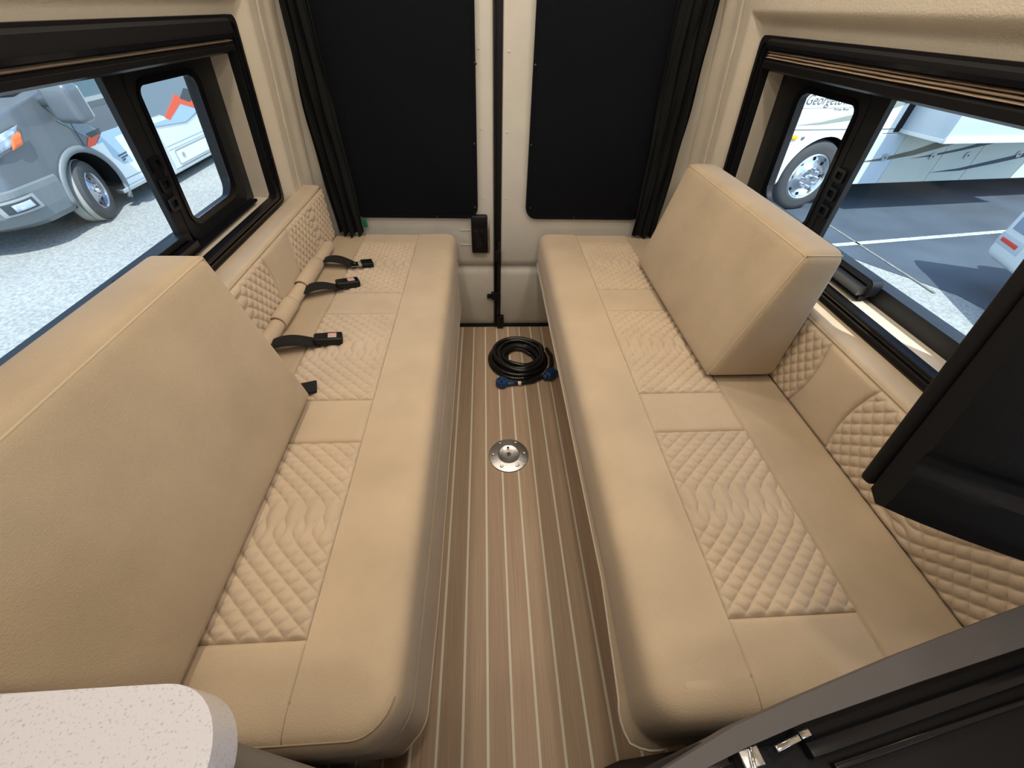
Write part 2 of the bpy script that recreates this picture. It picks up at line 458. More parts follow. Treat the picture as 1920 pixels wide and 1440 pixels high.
# latch housing on the left door
lp = box('latch_housing', (-.071, 1.772, .446), (.004, 1.802, .622), BLK, door_1, bev=.008, seg=3)
box('latch_surround', (-.073, 1.792, .440), (.014, 1.801, .60), ALU, door_1, bev=.004)
box('latch_cap', (-.069, 1.766, .578), (.002, 1.774, .618), BLKM, lp, bev=.006)
box('latch_lever', (-.060, 1.766, .475), (-.016, 1.774, .565), BLKG, lp, bev=.004)
box('door_hook', (-.004, 1.782, .190), (.018, 1.80, .212), BLKG, door_1, bev=.004)
for z in (.475, .545): box('door_rib', (-.125, 1.797, z), (-.074, 1.802, z+.004), DOORM, door_1, bev=.0015)
t2 = structure(box('trim_2', (.034, 1.800, .0), (.066, 1.83, 1.88), BLKM, bev=.002), 'black rubber seal between the two rear doors')
box('seal_lip', (.034, 1.790, .0), (.041, 1.805, 1.88), BLKG, t2, bev=.002)
box('lock_rod', (.046, 1.782, .02), (.060, 1.80, .50), BLKG, t2, bev=.004)
box('rod_guide', (.040, 1.776, .40), (.066, 1.80, .455), BLK, t2, bev=.004)
box('rod_guide', (.018, 1.776, .185), (.066, 1.80, .225), BLK, t2, bev=.004)
box('striker_block', (.046, 1.768, .0125), (.086, 1.80, .082), BLK, t2, bev=.006)

# ------------------------------------------------------------------ side windows
def window(side, name, label):
    def W(a, b, d): return (AX+side*(wo_(b)-d), a, b)       # on the lining; d = towards the room
    def G(a, b, d): return (AX+side*(glo(b)-d), a, b)       # on the glazing plane
    win = ring_prism(name, rrect(.40, 1.53, .755, 1.215, .06), rrect(.505, 1.40, .83, 1.182, .035), G, -.01, .030, FRAME)
    structure(win, label)
    # fixed frame: broad border, mullion, lowered sill of the near half
    sash = ring_prism('sash_frame', rrect(1.082, 1.430, .80, 1.186, .045), rrect(1.115, 1.345, .855, 1.148, [.03, .02, .02, .045]), G, .0305, .046, FRAME, win)
    ring_prism('sash_bead', rrect(1.103, 1.369, .837, 1.161, .042), rrect(1.115, 1.345, .855, 1.148, [.03, .02, .02, .045]), G, .046, .050, BLKG, win)
    n = 8
    o = poly_prism('mullion', [(1.045, .80), (1.082, .80), (1.082, 1.186), (1.028, 1.186)], .014, FRAME, None, axis='x')
    for v in o.data.vertices:
        d = .030+v.co.x; v.co = Vector(G(v.co.y, v.co.z, d))
    keep(o, win)
    for k in range(3):
        zc = .90+.045*k
        ring_prism('mullion_catch', rrect(1.048, 1.084, zc, zc+.032, .004, 2), rrect(1.055, 1.077, zc+.008, zc+.024, .003, 2), G, .044, .052, BLKG, win)
    # bottom rail of the sliding half ends in a rounded notch
    rail = ring_prism('slide_rail', rrect(.795, 1.06, .80, .847, .014), rrect(.81, 1.045, .815, .832, .004), G, .0305, .058, FRAME, win)
    hb = [(.815, .797), (1.46, .797), (1.46, .814), (.815, .814)]
    def bar(nm, y0, y1, z0, z1, d0, d1, m_, bev=0):
        vs = [G(a, b, d) for d in (d0, d1) for a, b in ((y0, z0), (y1, z0), (y1, z1), (y0, z1))]
        fs = [(0, 1, 2, 3), (4, 7, 6, 5), (0, 4, 5, 1), (1, 5, 6, 2), (2, 6, 7, 3), (3, 7, 4, 0)]
        q = mesh(nm, vs, fs, m_); keep(q, win); return q
    bar('pull_rail', .805, 1.05, .806, .828, .058, .078, BLKG if side < 0 else ALU)
    bar('pull_rail_lip', .80, 1.43, .797, .805, .046, .070, BLKG)
    bar('top_channel', .44, 1.46, 1.178, 1.190, .0305, .06, FRAME)
    # glass panes
    def pane(nm, y0, y1, z0, z1, d):
        vs = [G(a, b, e) for e in (d, d-.004) for a, b in ((y0, z0), (y1, z0), (y1, z1), (y0, z1))]
        fs = [(0, 1, 2, 3), (4, 7, 6, 5), (0, 4, 5, 1), (1, 5, 6, 2), (2, 6, 7, 3), (3, 7, 4, 0)]
        q = mesh(nm, vs, fs, GLASS); keep(q, win)
    pane('glass_pane', .50, 1.07, .81, 1.17, .012); pane('glass_pane', 1.10, 1.40, .81, 1.17, .016)
    for yy, zz in ((1.375, .985), ):
        lathe('frame_stud', [(0, .008), (.004, .007), (.007, .003), (.007, 0)], CHROME if side > 0 else BLKG, win, 12, Matrix.Translation(G(yy+.03, zz, .030)) @ Matrix.Rotation(-side*PI/2, 4, 'Y'))
    if side > 0:
        bar('chrome_edge', 1.405, 1.413, .83, 1.10, .030, .040, CHROME)
    # trim ring on the lining
    tr = structure(ring_prism('trim_3' if side < 0 else 'trim_4', rrect(.33, 1.568, .752, 1.260, .022), rrect(.425, 1.494, .789, 1.190, .012), W, -.002, .016, BLK),
                   'black inner surround of the %s side window' % ('left' if side < 0 else 'right'))
    ring_prism('surround_rib', rrect(.352, 1.545, .766, 1.245, .014), rrect(.356, 1.541, .770, 1.241, .012), W, .016, .021, BLKG, tr)
    ring_prism('surround_rib', rrect(.375, 1.522, .776, 1.235, .012), rrect(.379, 1.518, .780, 1.231, .010), W, .016, .020, BLKG, tr)
    ring_prism('surround_lip', rrect(.405, 1.503, .784, 1.20, .01), rrect(.41, 1.497, .789, 1.195, .01), W, .016, .024, BLK, tr)
    # pleated blind, drawn up
    bl = empty('pleated_blind', W(.95, 1.2, .03), 'raised pleated blind with black cassette and cream folds above the %s window' % ('left-hand' if side < 0 else 'right-hand'), 'blind')
    hh = .009 if side < 0 else .020; zb_ = 1.203 if side < 0 else 1.208
    def wbar(nm, y0, y1, z0, z1, d0, d1, m_, round_=False):
        prof = [(d0, z0), (d1, z0+.006), (d1, z1-.006), (d1-.008, z1), (d0, z1)]
        vs = []; fs = []
        for y in (y0, y1):
            for d, z in prof: vs.append((AX+side*(wo_(z)-d), y, z))
        k = len(prof)
        for i in range(k): fs.append((i, (i+1) % k, k+(i+1) % k, k+i))
        fs += [tuple(range(k)), tuple(range(k, 2*k))]
        q = mesh(nm, vs, fs, m_); keep(q, bl); return q
    wbar('cassette', .36, 1.500, zb_+hh, 1.254, .012, .030, BLKM)
    wbar('cassette_lip', .36, 1.499, zb_+hh+.005, zb_+hh+.009, .030, .033, BLKG)
    wbar('bottom_bar', .36, 1.495, 1.181, zb_, .012, .026, BLK)
    # the folds
    npl = 1 if side < 0 else 3
    for k in range(npl):
        z = zb_+hh*k/npl; z1 = zb_+hh*(k+1)/npl
        vs = []; fs = []
        N = 40
        for i in range(N+1):
            y = .365+1.128*i/N; wv = .0012*math.sin(y*23+k*1.7)+.0008*math.sin(y*61+k)
            for d, zz in ((.012, z), (.0255+wv, (z+z1)/2+wv*.5), (.012, z1)): vs.append((AX+side*(wo_(zz)-d), y, zz))
        for i in range(N):
            for j in range(2): fs.append((i*3+j, i*3+3+j, i*3+4+j, i*3+1+j))
        q = mesh('pleat', vs, fs, PLEAT); keep(q, bl)
    return win
window(-1, 'window_1', 'left side window with black frame, looking out on a grey motorhome')
window(1, 'window_2', 'right side window with black frame, looking out on a white motorhome')

# ceiling lamps (out of frame, light the room)
def lamp(x, y, label, p=1.0):
    L_ = empty('ceiling_lamp', (x, y, 1.88), label, 'lamp', None)
    lathe('lamp_bezel', [(.032, -.002), (.036, -.010), (.044, -.008), (.046, 0)], ALU, L_, 28, Matrix.Translation((x, y, 1.88)))
    lathe('lamp_lens', [(0, -.004), (.032, -.004)], mat('lamp_glow', (1, .9, .75, 1), .5, emit=((1, .8, .58, 1), 6)), L_, 28, Matrix.Translation((x, y, 1.88)))
    d = bpy.data.lights.new('lamp_light', 'AREA'); d.shape = 'DISK'; d.size = .09; d.energy = LAMP_W*p; d.color = LAMP_C
    o = bpy.data.objects.new('lamp_light', d); COL.objects.link(o); o.location = (x, y, 1.868); keep(o, L_)
for x, y, n_, p_ in ((AX, 1.15, 'centre line, towards the rear doors', 1.0), (AX, .25, 'centre line, over the floor socket', 1.0), (AX-.42, .75, 'left side, above the middle of the bench', 1.2), (AX+.42, .75, 'right side, above the middle of the bench', 1.2), (AX-.42, 1.45, 'left side, next to the rear doors', .8), (AX+.42, 1.45, 'right side, next to the rear doors', .8), (AX-.38, -.15, 'left side, above the counter', .6), (AX+.38, -.15, 'right side, above the black cabinet', .6)):
    lamp(x, y, 'round ceiling lamp on the '+n_, p_)

# ================================================================== BENCHES
ZS = .54
def bench(side, xf, xr, y0, y1, rc, sx0, sx1, name_l, hem, base_x, qy):
    """side -1 left / +1 right; xf front edge, xr rear; sx0/sx1 seams (front, rear)"""
    cush = empty('bench_cushion', ((xf+xr)/2, (y0+y1)/2, .39), name_l, 'bench cushion')
    d = 1 if side > 0 else -1                              # outward-to-wall direction in x
    lo, hi = min(xf+d*.012, xr), max(xf+d*.012, xr)
    box('foam_core', (min(xf+d*.06, xr), y0+.05, .39), (max(xf+d*.06, xr), y1-.006, ZS-.006), FAB, cush, bev=.01)
    # front panel: top strip rolls over the edge and drops to the hem
    path = [(xf, y1)]
    N = 24
    for k in range(1, N): path.append((xf, y1+(y0+rc-y1)*k/N))
    for k in range(0, 9):
        a = PI/2*k/8; path.append((xf+d*rc*(1-math.cos(a)), y0+rc-rc*math.sin(a)))
    for k in range(1, 9): path.append((xf+d*rc+(xr-xf-d*rc)*k/8, y0))
    prof = [(.055, .0020), (.042, .0012), (.030, -.0010), (.019, -.005), (.010, -.012), (.004, -.022), (.0005, -.035), (-.002, -.06), (-.002, -.10), (.0, -.125), (.003, -.134), (-.0025, -.140), (-.003, -.1485)]
    if hem < .36: prof += [(.002, -.156), (.003, -.17), (.001, -.25), (-.001, hem-ZS)]
    vs = []; fs = []; n = len(prof)
    P_ = [Vector(p) for p in path]
    for i, p in enumerate(P_):
        a = P_[max(0, i-1)]; b = P_[min(len(P_)-1, i+1)]; t = (b-a).normalized()
        nrm = Vector((-t.y, t.x)) * (1 if d > 0 else -1)    # towards the cushion
        if (Vector(((xf+xr)/2, (y0+y1)/2))-p).dot(nrm) < 0: nrm = -nrm
        near = max(0, 1-abs(i-(N+4))/7)                     # corner flap
        for j, (o_, dz) in enumerate(prof):
            fl = (j/(n-1))**3*near
            q = p+nrm*(o_-(.026*fl if side > 0 else -.012*fl))
            vs.append((q.x, q.y, ZS+dz-(.035*fl if side > 0 else -.01*fl)+.0012*math.sin(p.y*9)*(j > 6)))
    for i in range(len(P_)-1):
        for j in range(n-1): fs.append((i*n+j, (i+1)*n+j, (i+1)*n+j+1, i*n+j+1))
    # flat part of the front panel
    b = len(vs); c = 0
    for i, p in enumerate(P_):
        if i <= N+8:
            vs.append((sx0, vs[i*n][1] if True else p.y, ZS-.0005)); c += 1
    for i in range(c-1): fs.append((i*n, b+i, b+i+1, (i+1)*n))
    o = mesh('front_panel', vs, fs, FAB, smooth=True); keep(o, cush)
    # panels
    w_ = sx1-sx0
    ES = (1 if w_ > 0 else -1, 0, 0)
    ye = vs[(N+8)*n][1]
    cuts = [ye]+[q for pr in qy for q in pr]+[y1-.004]
    for k in range(0, len(cuts)-1):
        ya, yb = cuts[k], cuts[k+1]
        if k % 2 == 0: pad('plain_panel', (sx0, ya, ZS-.0025), ES, (0, 1, 0), (0, 0, 1), abs(w_), yb-ya, cush, FAB, .001, open0=(k == 0))
        else: quilt('quilted_panel', (sx0, ya, ZS-.0035), ES, (0, 1, 0), (0, 0, 1), abs(w_), yb-ya, 150, 240, cush, ph=.009)
    pad('rear_panel', (sx1, ye, ZS-.0025), ES, (0, 1, 0), (0, 0, 1), abs(xr-sx1), y1-ye-.004, cush, FABB, .001, open0=True)
    if side < 0:
        tube('end_seam', [(vs[i*n+4][0], vs[i*n+4][1], vs[i*n+4][2]+.0002) for i in range(N+1, len(P_))], .0015, SEAM, cush, 6)
    for sx in (sx0, sx1):
        tube('panel_seam', [(sx, ye+.004, ZS+.0012), (sx, ye-.014, ZS+.0002), (sx, ye-.027, ZS-.0022), (sx, ye-.036, ZS-.0058), (sx, ye-.045, ZS-.013)], .0012, SEAM, cush, 6)
    # hem piping
    pts = [(p.x, p.y) for p in P_]
    j = n-1
    tube('hem_piping', [vs[i*n+j] for i in range(N+9)], .0028, mat('piping_light', (.62, .57, .47, 1), .8), cush, 6)
    # base box under the cushion
    bs = empty('storage_bench', ((base_x+xr)/2, (y0+y1)/2, 0), 'taupe storage bench under the %s cushion' % ('left' if side < 0 else 'right'), 'bench base')
    lo, hi = min(base_x, xr), max(base_x, xr)
    box('carcass', (lo, y0+.03, .001), (hi, y1-.004, .388), GREYT, bs, bev=.004)
    box('kick_panel', (min(base_x-d*.006, base_x), y0+.05, .02), (max(base_x-d*.006, base_x), y1-.03, .36), mat('bench_panel', (.33, .28, .21, 1), .6), bs, bev=.002)
    if side > 0:
        tube('cable_loop', [(.33, .055, .36), (.36, .028, .33), (.42, .022, .33), (.46, .04, .36)], .006, WHT, bs, 8)
    return cush, bs
bench(-1, -.143, -.677, .042, 1.768, .07, -.307, -.549, 'long beige left bench cushion under the seat belts', .17, -.200, ((.181, .588), (.728, 1.128), (1.264, 1.668)))
bench(1, .247, .829, .040, 1.772, .055, .413, .655, 'long beige right bench cushion with a flap at its near corner', .385, .42, ((.179, .596), (.733, 1.139), (1.284, 1.672)))

# chrome knob below the left cushion
kb = empty('chrome_knob', (-.2, 1.205, .16), 'round chrome pull on the front of the left bench base', 'knob')
lathe('knob_face', [(0, .006), (.012, .006), (.020, .003), (.0245, -.004), (.0245, -.012), (.016, -.016)], CHROME, kb, 28, Matrix.Translation((-.146, 1.205, .148)) @ Matrix.Rotation(PI/2, 4, 'Y'))
lathe('knob_stem', [(.012, -.05), (.012, 0)], CHROME, kb, 20, Matrix.Translation((-.156, 1.205, .148)) @ Matrix.Rotation(PI/2, 4, 'Y'))

# ------------------------------------------------------------------ bolsters along the walls
def bolster(side, xf, xb, segs, y0, y1, label):
    b = empty('wall_bolster', (xf, (y0+y1)/2, ZS), label, 'bolster')
    d = side
    z0, z1 = ZS+.002, .753; zc0 = ZS-.02
    hx = abs(xb-xf)/2; cx = (xf+xb)/2
    soft_box('bolster_core', (hx-.001, (y1-y0)/2, (z1-zc0)/2), .014, lambda p: (cx+p.x, (y0+y1)/2+p.y, (zc0+z1)/2+p.z), FAB, b, n=6)
    EN = (-d, 0, 0)
    zz0, hgt = z0-.004, z1-z0-.010
    ys = y0
    for kind, ya, yb, b0, b1 in segs:
        if kind == 'q': quilt('quilted_panel', (xf, ya, zz0), (0, 0, 1), (0, 1, 0), EN, hgt, yb-ya, 100, int((yb-ya)*520), b, FABQ, .0075, b0, b1)
        else: pad('plain_panel', (xf, ya, zz0), (0, 0, 1), (0, 1, 0), EN, hgt, yb-ya, b, FAB, .003, bow0=b0, bow1=b1)
    tube('seam_piping', [(xf+d*.001, y0+.01+(y1-y0-.02)*k/20, z1-.010) for k in range(21)], .0024, PIPE, b, 6)
    return b
bolster(-1, -.680, -.757, [('q', .73, 1.13, .02, .02), ('p', 1.13, 1.345, -.02, -.02), ('q', 1.345, 1.745, .02, .0), ('p', .59, .73, -.02, -.02), ('q', .19, .59, .02, .02)], .06, 1.752, 'low quilted beige bolster along the left wall under the window')
bolster(1, .832, .907, [('q', .12, .536, .0, .016), ('p', .536, .70, -.016, -.016), ('q', .70, 1.12, .016, .02), ('p', 1.12, 1.345, -.02, -.02), ('q', 1.345, 1.745, .02, 0)], .06, 1.752, 'low quilted beige bolster along the right wall, beside the black cabinet')

# ------------------------------------------------------------------ wedge back cushions
def wedge(side, y0, y1, xfb, xft, xbb, xbt, zt, label, matf):
    c = empty('wedge_cushion', ((xfb+xbb)/2, (y0+y1)/2, ZS), label, 'cushion')
    H_, L_ = zt-(ZS+.014), (y1-y0)
    zb = ZS+.014
    def mp(p):                                              # local: x -1..1 front..back in half units
        v = (p.z/(H_/2)+1)/2; u = (p.x/.1+1)/2
        xf = xfb+(xft-xfb)*v; xb = xbb+(xbt-xbb)*v
        return Vector((xf+(xb-xf)*u, (y0+y1)/2+p.y, zb+p.z+H_/2))
    soft_box('cushion_body', (.1, L_/2, H_/2), .026, mp, matf, c, n=12, arc=4, puff=.006)
    r = .010
    def E(u, y, v): return mp(Vector(((u*2-1)*.1, y, (v*2-1)*H_/2)))
    loop = []
    for k in range(13): loop.append(E(.05, -L_/2+.008+(L_-.016)*k/12, .975))
    for k in range(1, 13): loop.append(E(.05, L_/2-.008, .975-.95*k/12))
    for k in range(1, 13): loop.append(E(.05, L_/2-.008-(L_-.016)*k/12, .025))
    for k in range(1, 12): loop.append(E(.05, -L_/2+.008, .025+.95*k/12))
    tube('piping', loop, .0030, PIPE, c, 6, closed=True)
    for s in (-1, 1):
        tube('end_seam', [E(.07+.86*k/6, s*(L_/2-.007), .978) for k in range(7)], .0022, PIPE, c, 6)
    return c
wedge(-1, .076, .735, -.458, -.540, -.672, -.636, .948, 'large plain beige wedge cushion leaning on the left wall, nearest the counter', FABB)
wedge(1, .772, 1.470, .612, .706, .824, .800, .930, 'large plain beige wedge cushion standing upright on the right bench', FABB)

# ------------------------------------------------------------------ belt sleeve roll on the left bench
rl = empty('belt_sleeve_roll', (-.655, 1.2, ZS+.005), 'beige padded roll along the foot of the left bolster, covering the belt anchors', 'roll')
tube('roll', [(-.655, .78+.84*k/20, ZS+.027+.0015*math.sin(k)) for k in range(21)], [.006]+[.0215]*19+[.008], FAB, rl, 16)
for ya, yb in ((1.03, 1.15), (1.25, 1.43)):
    vs = []; fs = []
    for i in range(9):
        y = ya+(yb-ya)*i/8
        for k in range(11):
            a = -PI*.35+PI*1.1*k/10; rr = .0262
            vs.append((-.655+rr*math.cos(a), y, ZS+.030+rr*math.sin(a)))
    for i in range(8):
        for k in range(10): fs.append((i*11+k, (i+1)*11+k, (i+1)*11+k+1, i*11+k+1))
    o = mesh('sleeve', vs, fs, FAB, smooth=True)
    mod = o.modifiers.new('thick', 'SOLIDIFY'); mod.thickness = .0035
    keep(o, rl)

# ------------------------------------------------------------------ seat belts
def belt(root, tip, kind, label):
    a = Vector(root); b = Vector(tip); dr = (b-a); L_ = dr.length; u = dr.normalized(); s = Vector((-u.y, u.x, 0)).normalized()
    bb = empty('seat_belt', root, label, 'seat belt', None)
    SL = L_-.055
    vs = []; fs = []; N = 16
    for i in range(N+1):
        t = i/N; p = a+u*(SL*t); z = ZS+.012+.018*math.sin(PI*min(1, t*1.05))*(1-t*.4) + (.018*(1-t))
        wv = .0225
        for k in (-1, 0, 1): vs.append(p+s*k*wv+Vector((0, 0, z-p.z+.003*k*math.sin(t*4))))
    for i in range(N):
        for k in range(2): fs.append((i*3+k, i*3+3+k, i*3+4+k, i*3+1+k))
    o = mesh('webbing', vs, fs, BELT, smooth=True); md = o.modifiers.new('thick', 'SOLIDIFY'); md.thickness = .0018; keep(o, bb)
    c = a+u*(SL+.022); ang = math.atan2(u.y, u.x)
    T = Matrix.Translation((c.x, c.y, ZS+.021)) @ Matrix.Rotation(ang, 4, 'Z') @ Matrix.Rotation(.12, 4, 'Y')
    if kind == 'buckle':
        bk = soft_box('buckle_body', (.040, .021, .0125), .006, lambda p: T @ Vector((p.x, p.y*(1-.12*(p.x < -.02)), p.z)), BLK, bb, n=2, arc=3)
        box('release_button', (.000, -.011, .0118), (.024, .011, .0142), mat('button_pale', (.55, .42, .38, 1), .4), bk, bev=.001, mtx=T)
        box('button_mark', (.006, -.006, .0140), (.018, .006, .0146), REDW, bk, bev=0, mtx=T)
    else:
        T2 = T @ Matrix.Rotation(.5, 4, 'Z')
        soft_box('tongue_grip', (.022, .020, .009), .004, lambda p: T2 @ Vector((p.x+.015, p.y, p.z)), BLK, bb, n=2, arc=3)
        ring_prism('tongue_plate', rrect(-.045, .0, -.017, .017, .008, 3), rrect(-.036, -.022, -.010, .010, .004, 3), lambda x, y, dd: T2 @ Vector((x, y, dd)), -.0012, .0012, CHROME, bb)
        box('tongue_label', (-.018, -.016, .0012), (-.004, .012, .0022), mat('label_grey', (.35, .35, .33, 1), .5), bb, bev=0, mtx=T2)
    return bb
belt((-.640, 1.455, .56), (-.452, 1.440, .55), 'tongue', 'black seat belt with a metal tongue, the one nearest the rear doors')
belt((-.640, 1.225, .56), (-.478, 1.310, .55), 'buckle', 'black seat belt buckle in the middle of the row, between the tongue and another buckle')
belt((-.640, .925, .56), (-.452, .972, .55), 'buckle', 'black seat belt buckle nearest the leaning left wedge cushion')
b4 = box('belt_end', (-.020, -.022, -.002), (.020, .022, .004), BELT, None, bev=.001, mtx=Matrix.Translation((-.482, .762, ZS+.012)) @ Matrix.Rotation(.3, 4, 'Z'))
tag(b4, 'small black belt end peeking out behind the left wedge cushion', 'belt end')

# ------------------------------------------------------------------ shades on the rear doors
def shade(x0, x1, side, label, snaps):
    c = empty('window_shade', ((x0+x1)/2, 1.8, 1.0), label, 'shade')
    out = rrect(x0, x1, .607, 1.40, [.05, .05, .05, .05], 8)
    if side < 0: out = [(x+(.010*sm(z, .7, 1.35) if x > (x0+x1)/2 else 0), z) for x, z in out]
    poly_prism('shade_panel', out, .010, SHADE, c, bev=.004, axis='y', lo=1.785)
    inn = rrect(x0+.012, x1-.012, .620, 1.388, .042, 8)
    if side < 0: inn = [(x+(.010*sm(z, .7, 1.35) if x > (x0+x1)/2 else 0), z) for x, z in inn]
    ring_prism('hem', out, inn, lambda a, b, d: (a, d, b), 1.783, 1.786, SHADE, c)
    for x, z in snaps:
        lathe('snap', [(0, .004), (.0035, .0035), (.0055, .0015), (.0055, 0)], BLKG, c, 12, Matrix.Translation((x, 1.783, z)) @ Matrix.Rotation(PI/2, 4, 'X'))
shade(-.585, -.038, -1, 'black fabric shade snapped over the left rear door window', [(-.050, .655), (-.044, .90), (-.032, 1.15), (-.22, .615)])
shade(.176, .715, 1, 'black fabric shade snapped over the right rear door window', [(.196, .655), (.184, .90), (.183, 1.15), (.40, .615)])
box_tag = tag(box('fabric_tag', (-.553, 1.776, .566), (-.534, 1.779, .606), GREEN, None, bev=.0005), 'small green label hanging below the edge of the left curtain', 'label')

def curtain(side, label):
    """gathered curtain hanging at the door pillar; follows the leaning wall"""
    N, K = 90, 40
    def f(u, v):
        z = .553+v*1.32
        if side < 0:
            xo = -.652+.020*sm(z, .95, 1.35) - .008*math.sin(PI*v) ; xi = -.545+.03*sm(z, .8, 1.4)*0 - .055*sm(z, .6, .95) 
            xi = -.548-.0*z
        else:
            xo = .785+.0*z - .012*sm(z, 1., 1.4); xi = .668-.03*sm(z, .7, 1.3)
        x = xo+(xi-xo)*u
        fold = .011*math.sin(u*PI*7+1.3*math.sin(v*4+side)) + .007*math.sin(u*PI*13+v*9+2) + .004*math.sin(v*31+u*9)
        return (x, 1.745+fold-.012*math.sin(PI*u), z+.006*math.sin(u*20)*(v < .01))
    vs = [f(i/N, j/K) for i in range(N+1) for j in range(K+1)]
    fs = [(i*(K+1)+j, (i+1)*(K+1)+j, (i+1)*(K+1)+j+1, i*(K+1)+j+1) for i in range(N) for j in range(K)]
    o = mesh('curtain', vs, fs, CURT, smooth=True); md = o.modifiers.new('thick', 'SOLIDIFY'); md.thickness = .002
    tag(o, label, 'curtain')
curtain(-1, 'black gathered curtain hanging at the left of the rear doors')
curtain(1, 'black gathered curtain hanging at the right of the rear doors')

# ------------------------------------------------------------------ floor plate and cord
fp = empty('table_base_plate', (.074, .918, 0), 'round brushed steel table socket screwed to the plank floor', 'floor plate')
T = Matrix.Translation((.074, .918, .0005))
lathe('disc', [(.006, .004), (.006, .0075), (.040, .0085), (.0425, .0098), (.0435, .0085), (.070, .0050), (.079, .0030), (.081, .0)], STEEL, fp, 64, T)
lathe('socket_hole', [(0, .003), (.0075, .003), (.0075, .0092), (.0095, .0090)], mat('steel_dark', (.12, .12, .12, 1), .4, 1), fp, 20, T)
lathe('set_screw', [(0, .0098), (.005, .0098), (.005, .0070)], BLKG, fp, 14, T @ Matrix.Translation((-.001, .031, 0)))
box('slot_mark', (-.006, .0205, .0085), (.004, .0225, .0096), BLKG, fp, bev=0, mtx=T)
for k in range(6):
    a = PI/3*k+.02
    q = T @ Matrix.Translation((.062*math.cos(a), .062*math.sin(a), .0054))
    sc_ = lathe('screw', [(0, -.0002), (.003, -.0002), (.0048, .0012), (.0062, .0016), (.0075, .0006)], STEEL, fp, 16, q)
    box('screw_slot', (-.003, -.0008, .0), (.003, .0008, .0006), BLKG, sc_, bev=0, mtx=q @ Matrix.Rotation(k, 4, 'Z'))
cd = empty('power_cord', (.155, 1.50, 0), 'coiled glossy black shore power cord lying on the floor near the doors', 'power cord')
pts = []
random.seed(11)
turns = 11; NP = 44
plan = [(.149, .0105), (.129, .0105), (.109, .0105), (.089, .0105), (.072, .012), (.139, .029), (.119, .029), (.099, .029), (.080, .030), (.129, .047), (.107, .046)]
for t in range(turns):
    r0, z0_ = plan[t]; r1, z1_ = plan[min(turns-1, t+1)]
    ox, oy = random.uniform(-.005, .005), random.uniform(-.006, .006)
    for k in range(NP):
        f_ = k/NP; a = 2*PI*f_+PI*.2
        g = sm(f_, .75, 1)
        wv = .004*math.sin(a*2+t)+.003*math.sin(a*3+t*2.1)
        wgt = math.sin(PI*f_)
        pts.append((.155+(r0+(r1-r0)*g+wv)*math.cos(a)+ox*wgt, 1.502+(r0+(r1-r0)*g+wv)*.98*math.sin(a)+oy*wgt, z0_+(z1_-z0_)*g+.002*math.sin(a*3+t)))
tube('cable', pts, .0102, RUB, cd, 10)
tube('cable_tail', [(.30, 1.56, .030), (.318, 1.50, .030), (.31, 1.43, .022), (.27, 1.372, .014), (.21, 1.335, .012), (.15, 1.322, .012), (.11, 1.320, .012)], .0095, RUB, cd, 10)
tube('label_band', [(.152, 1.3225, .012), (.137, 1.3215, .012)], .0105, WHT, cd, 12)
fpl = lathe('female_plug', [(0, .036), (.008, .036), (.008, .034), (.026, .034), (.0285, .031), (.0285, .004), (.026, 0), (0, 0)], BLUE, cd, 28, Matrix.Translation((.060, 1.322, .0)))
soft_box('plug_neck', (.026, .0135, .011), .008, lambda p: (p.x+.098, p.y*(1-.25*(p.x > 0))+1.321, p.z+.0135), BLUE, cd, n=2, arc=3)
for k in range(3):
    a = 2*PI*k/3+.4; box('socket_slot', (-.002, -.005, .0338), (.002, .005, .0364), BLK, fpl, bev=0, mtx=Matrix.Translation((.060+.014*math.cos(a), 1.322+.014*math.sin(a), 0)) @ Matrix.Rotation(a, 4, 'Z'))
soft_box('male_plug', (.032, .024, .021), .012, lambda p: (Matrix.Translation((.300, 1.372, .0225)) @ Matrix.Rotation(.75, 4, 'Z')) @ p, BLUE, cd, n=3, arc=3)
tube('plug_collar', [(.262, 1.352, .018), (.282, 1.362, .02)], .016, BLUE, cd, 14)

# ------------------------------------------------------------------ counter, bottom left
ct = empty('galley_counter', (-.45, -.2, 0), 'white speckled rounded worktop on a taupe cabinet, in the near left corner', 'counter')
ctop = [(-.86, .070), (-.30, .069)] + [(-.262+.056*math.sin(PI/2*k/10), .013+.056*math.cos(PI/2*k/10)) for k in range(11)] + [(-.205, -.5), (-.86, -.5)]
bm = bmesh.new()
v0 = [bm.verts.new((x, y, .862)) for x, y in ctop]; v1 = [bm.verts.new((x, y, .902)) for x, y in ctop]; n = len(ctop)
bm.faces.new(v0); bm.faces.new(v1)
for i in range(n): bm.faces.new((v0[i], v0[(i+1) % n], v1[(i+1) % n], v1[i]))
es = [e for e in bm.edges if (e.verts[0] in v0 and e.verts[1] in v0) or (e.verts[0] in v1 and e.verts[1] in v1)]
bmesh.ops.bevel(bm, geom=es, offset=.013, segments=6, affect='EDGES', profile=.5)
o = frombm('worktop', bm, SPECK); sharp(o, 50); keep(o, ct)
poly_prism('cabinet_body', [(-.76, .018), (-.19, .012), (-.19, -.5), (-.76, -.5)], .86, GREYT, ct, axis='z', lo=.001)
poly_prism('gable_shelf', [(-.60, .050), (-.40, .062), (-.306, .050), (-.160, .0105), (-.160, -.3), (-.60, -.3)], .022, GREYT, ct, axis='z', lo=.678, bev=.002)

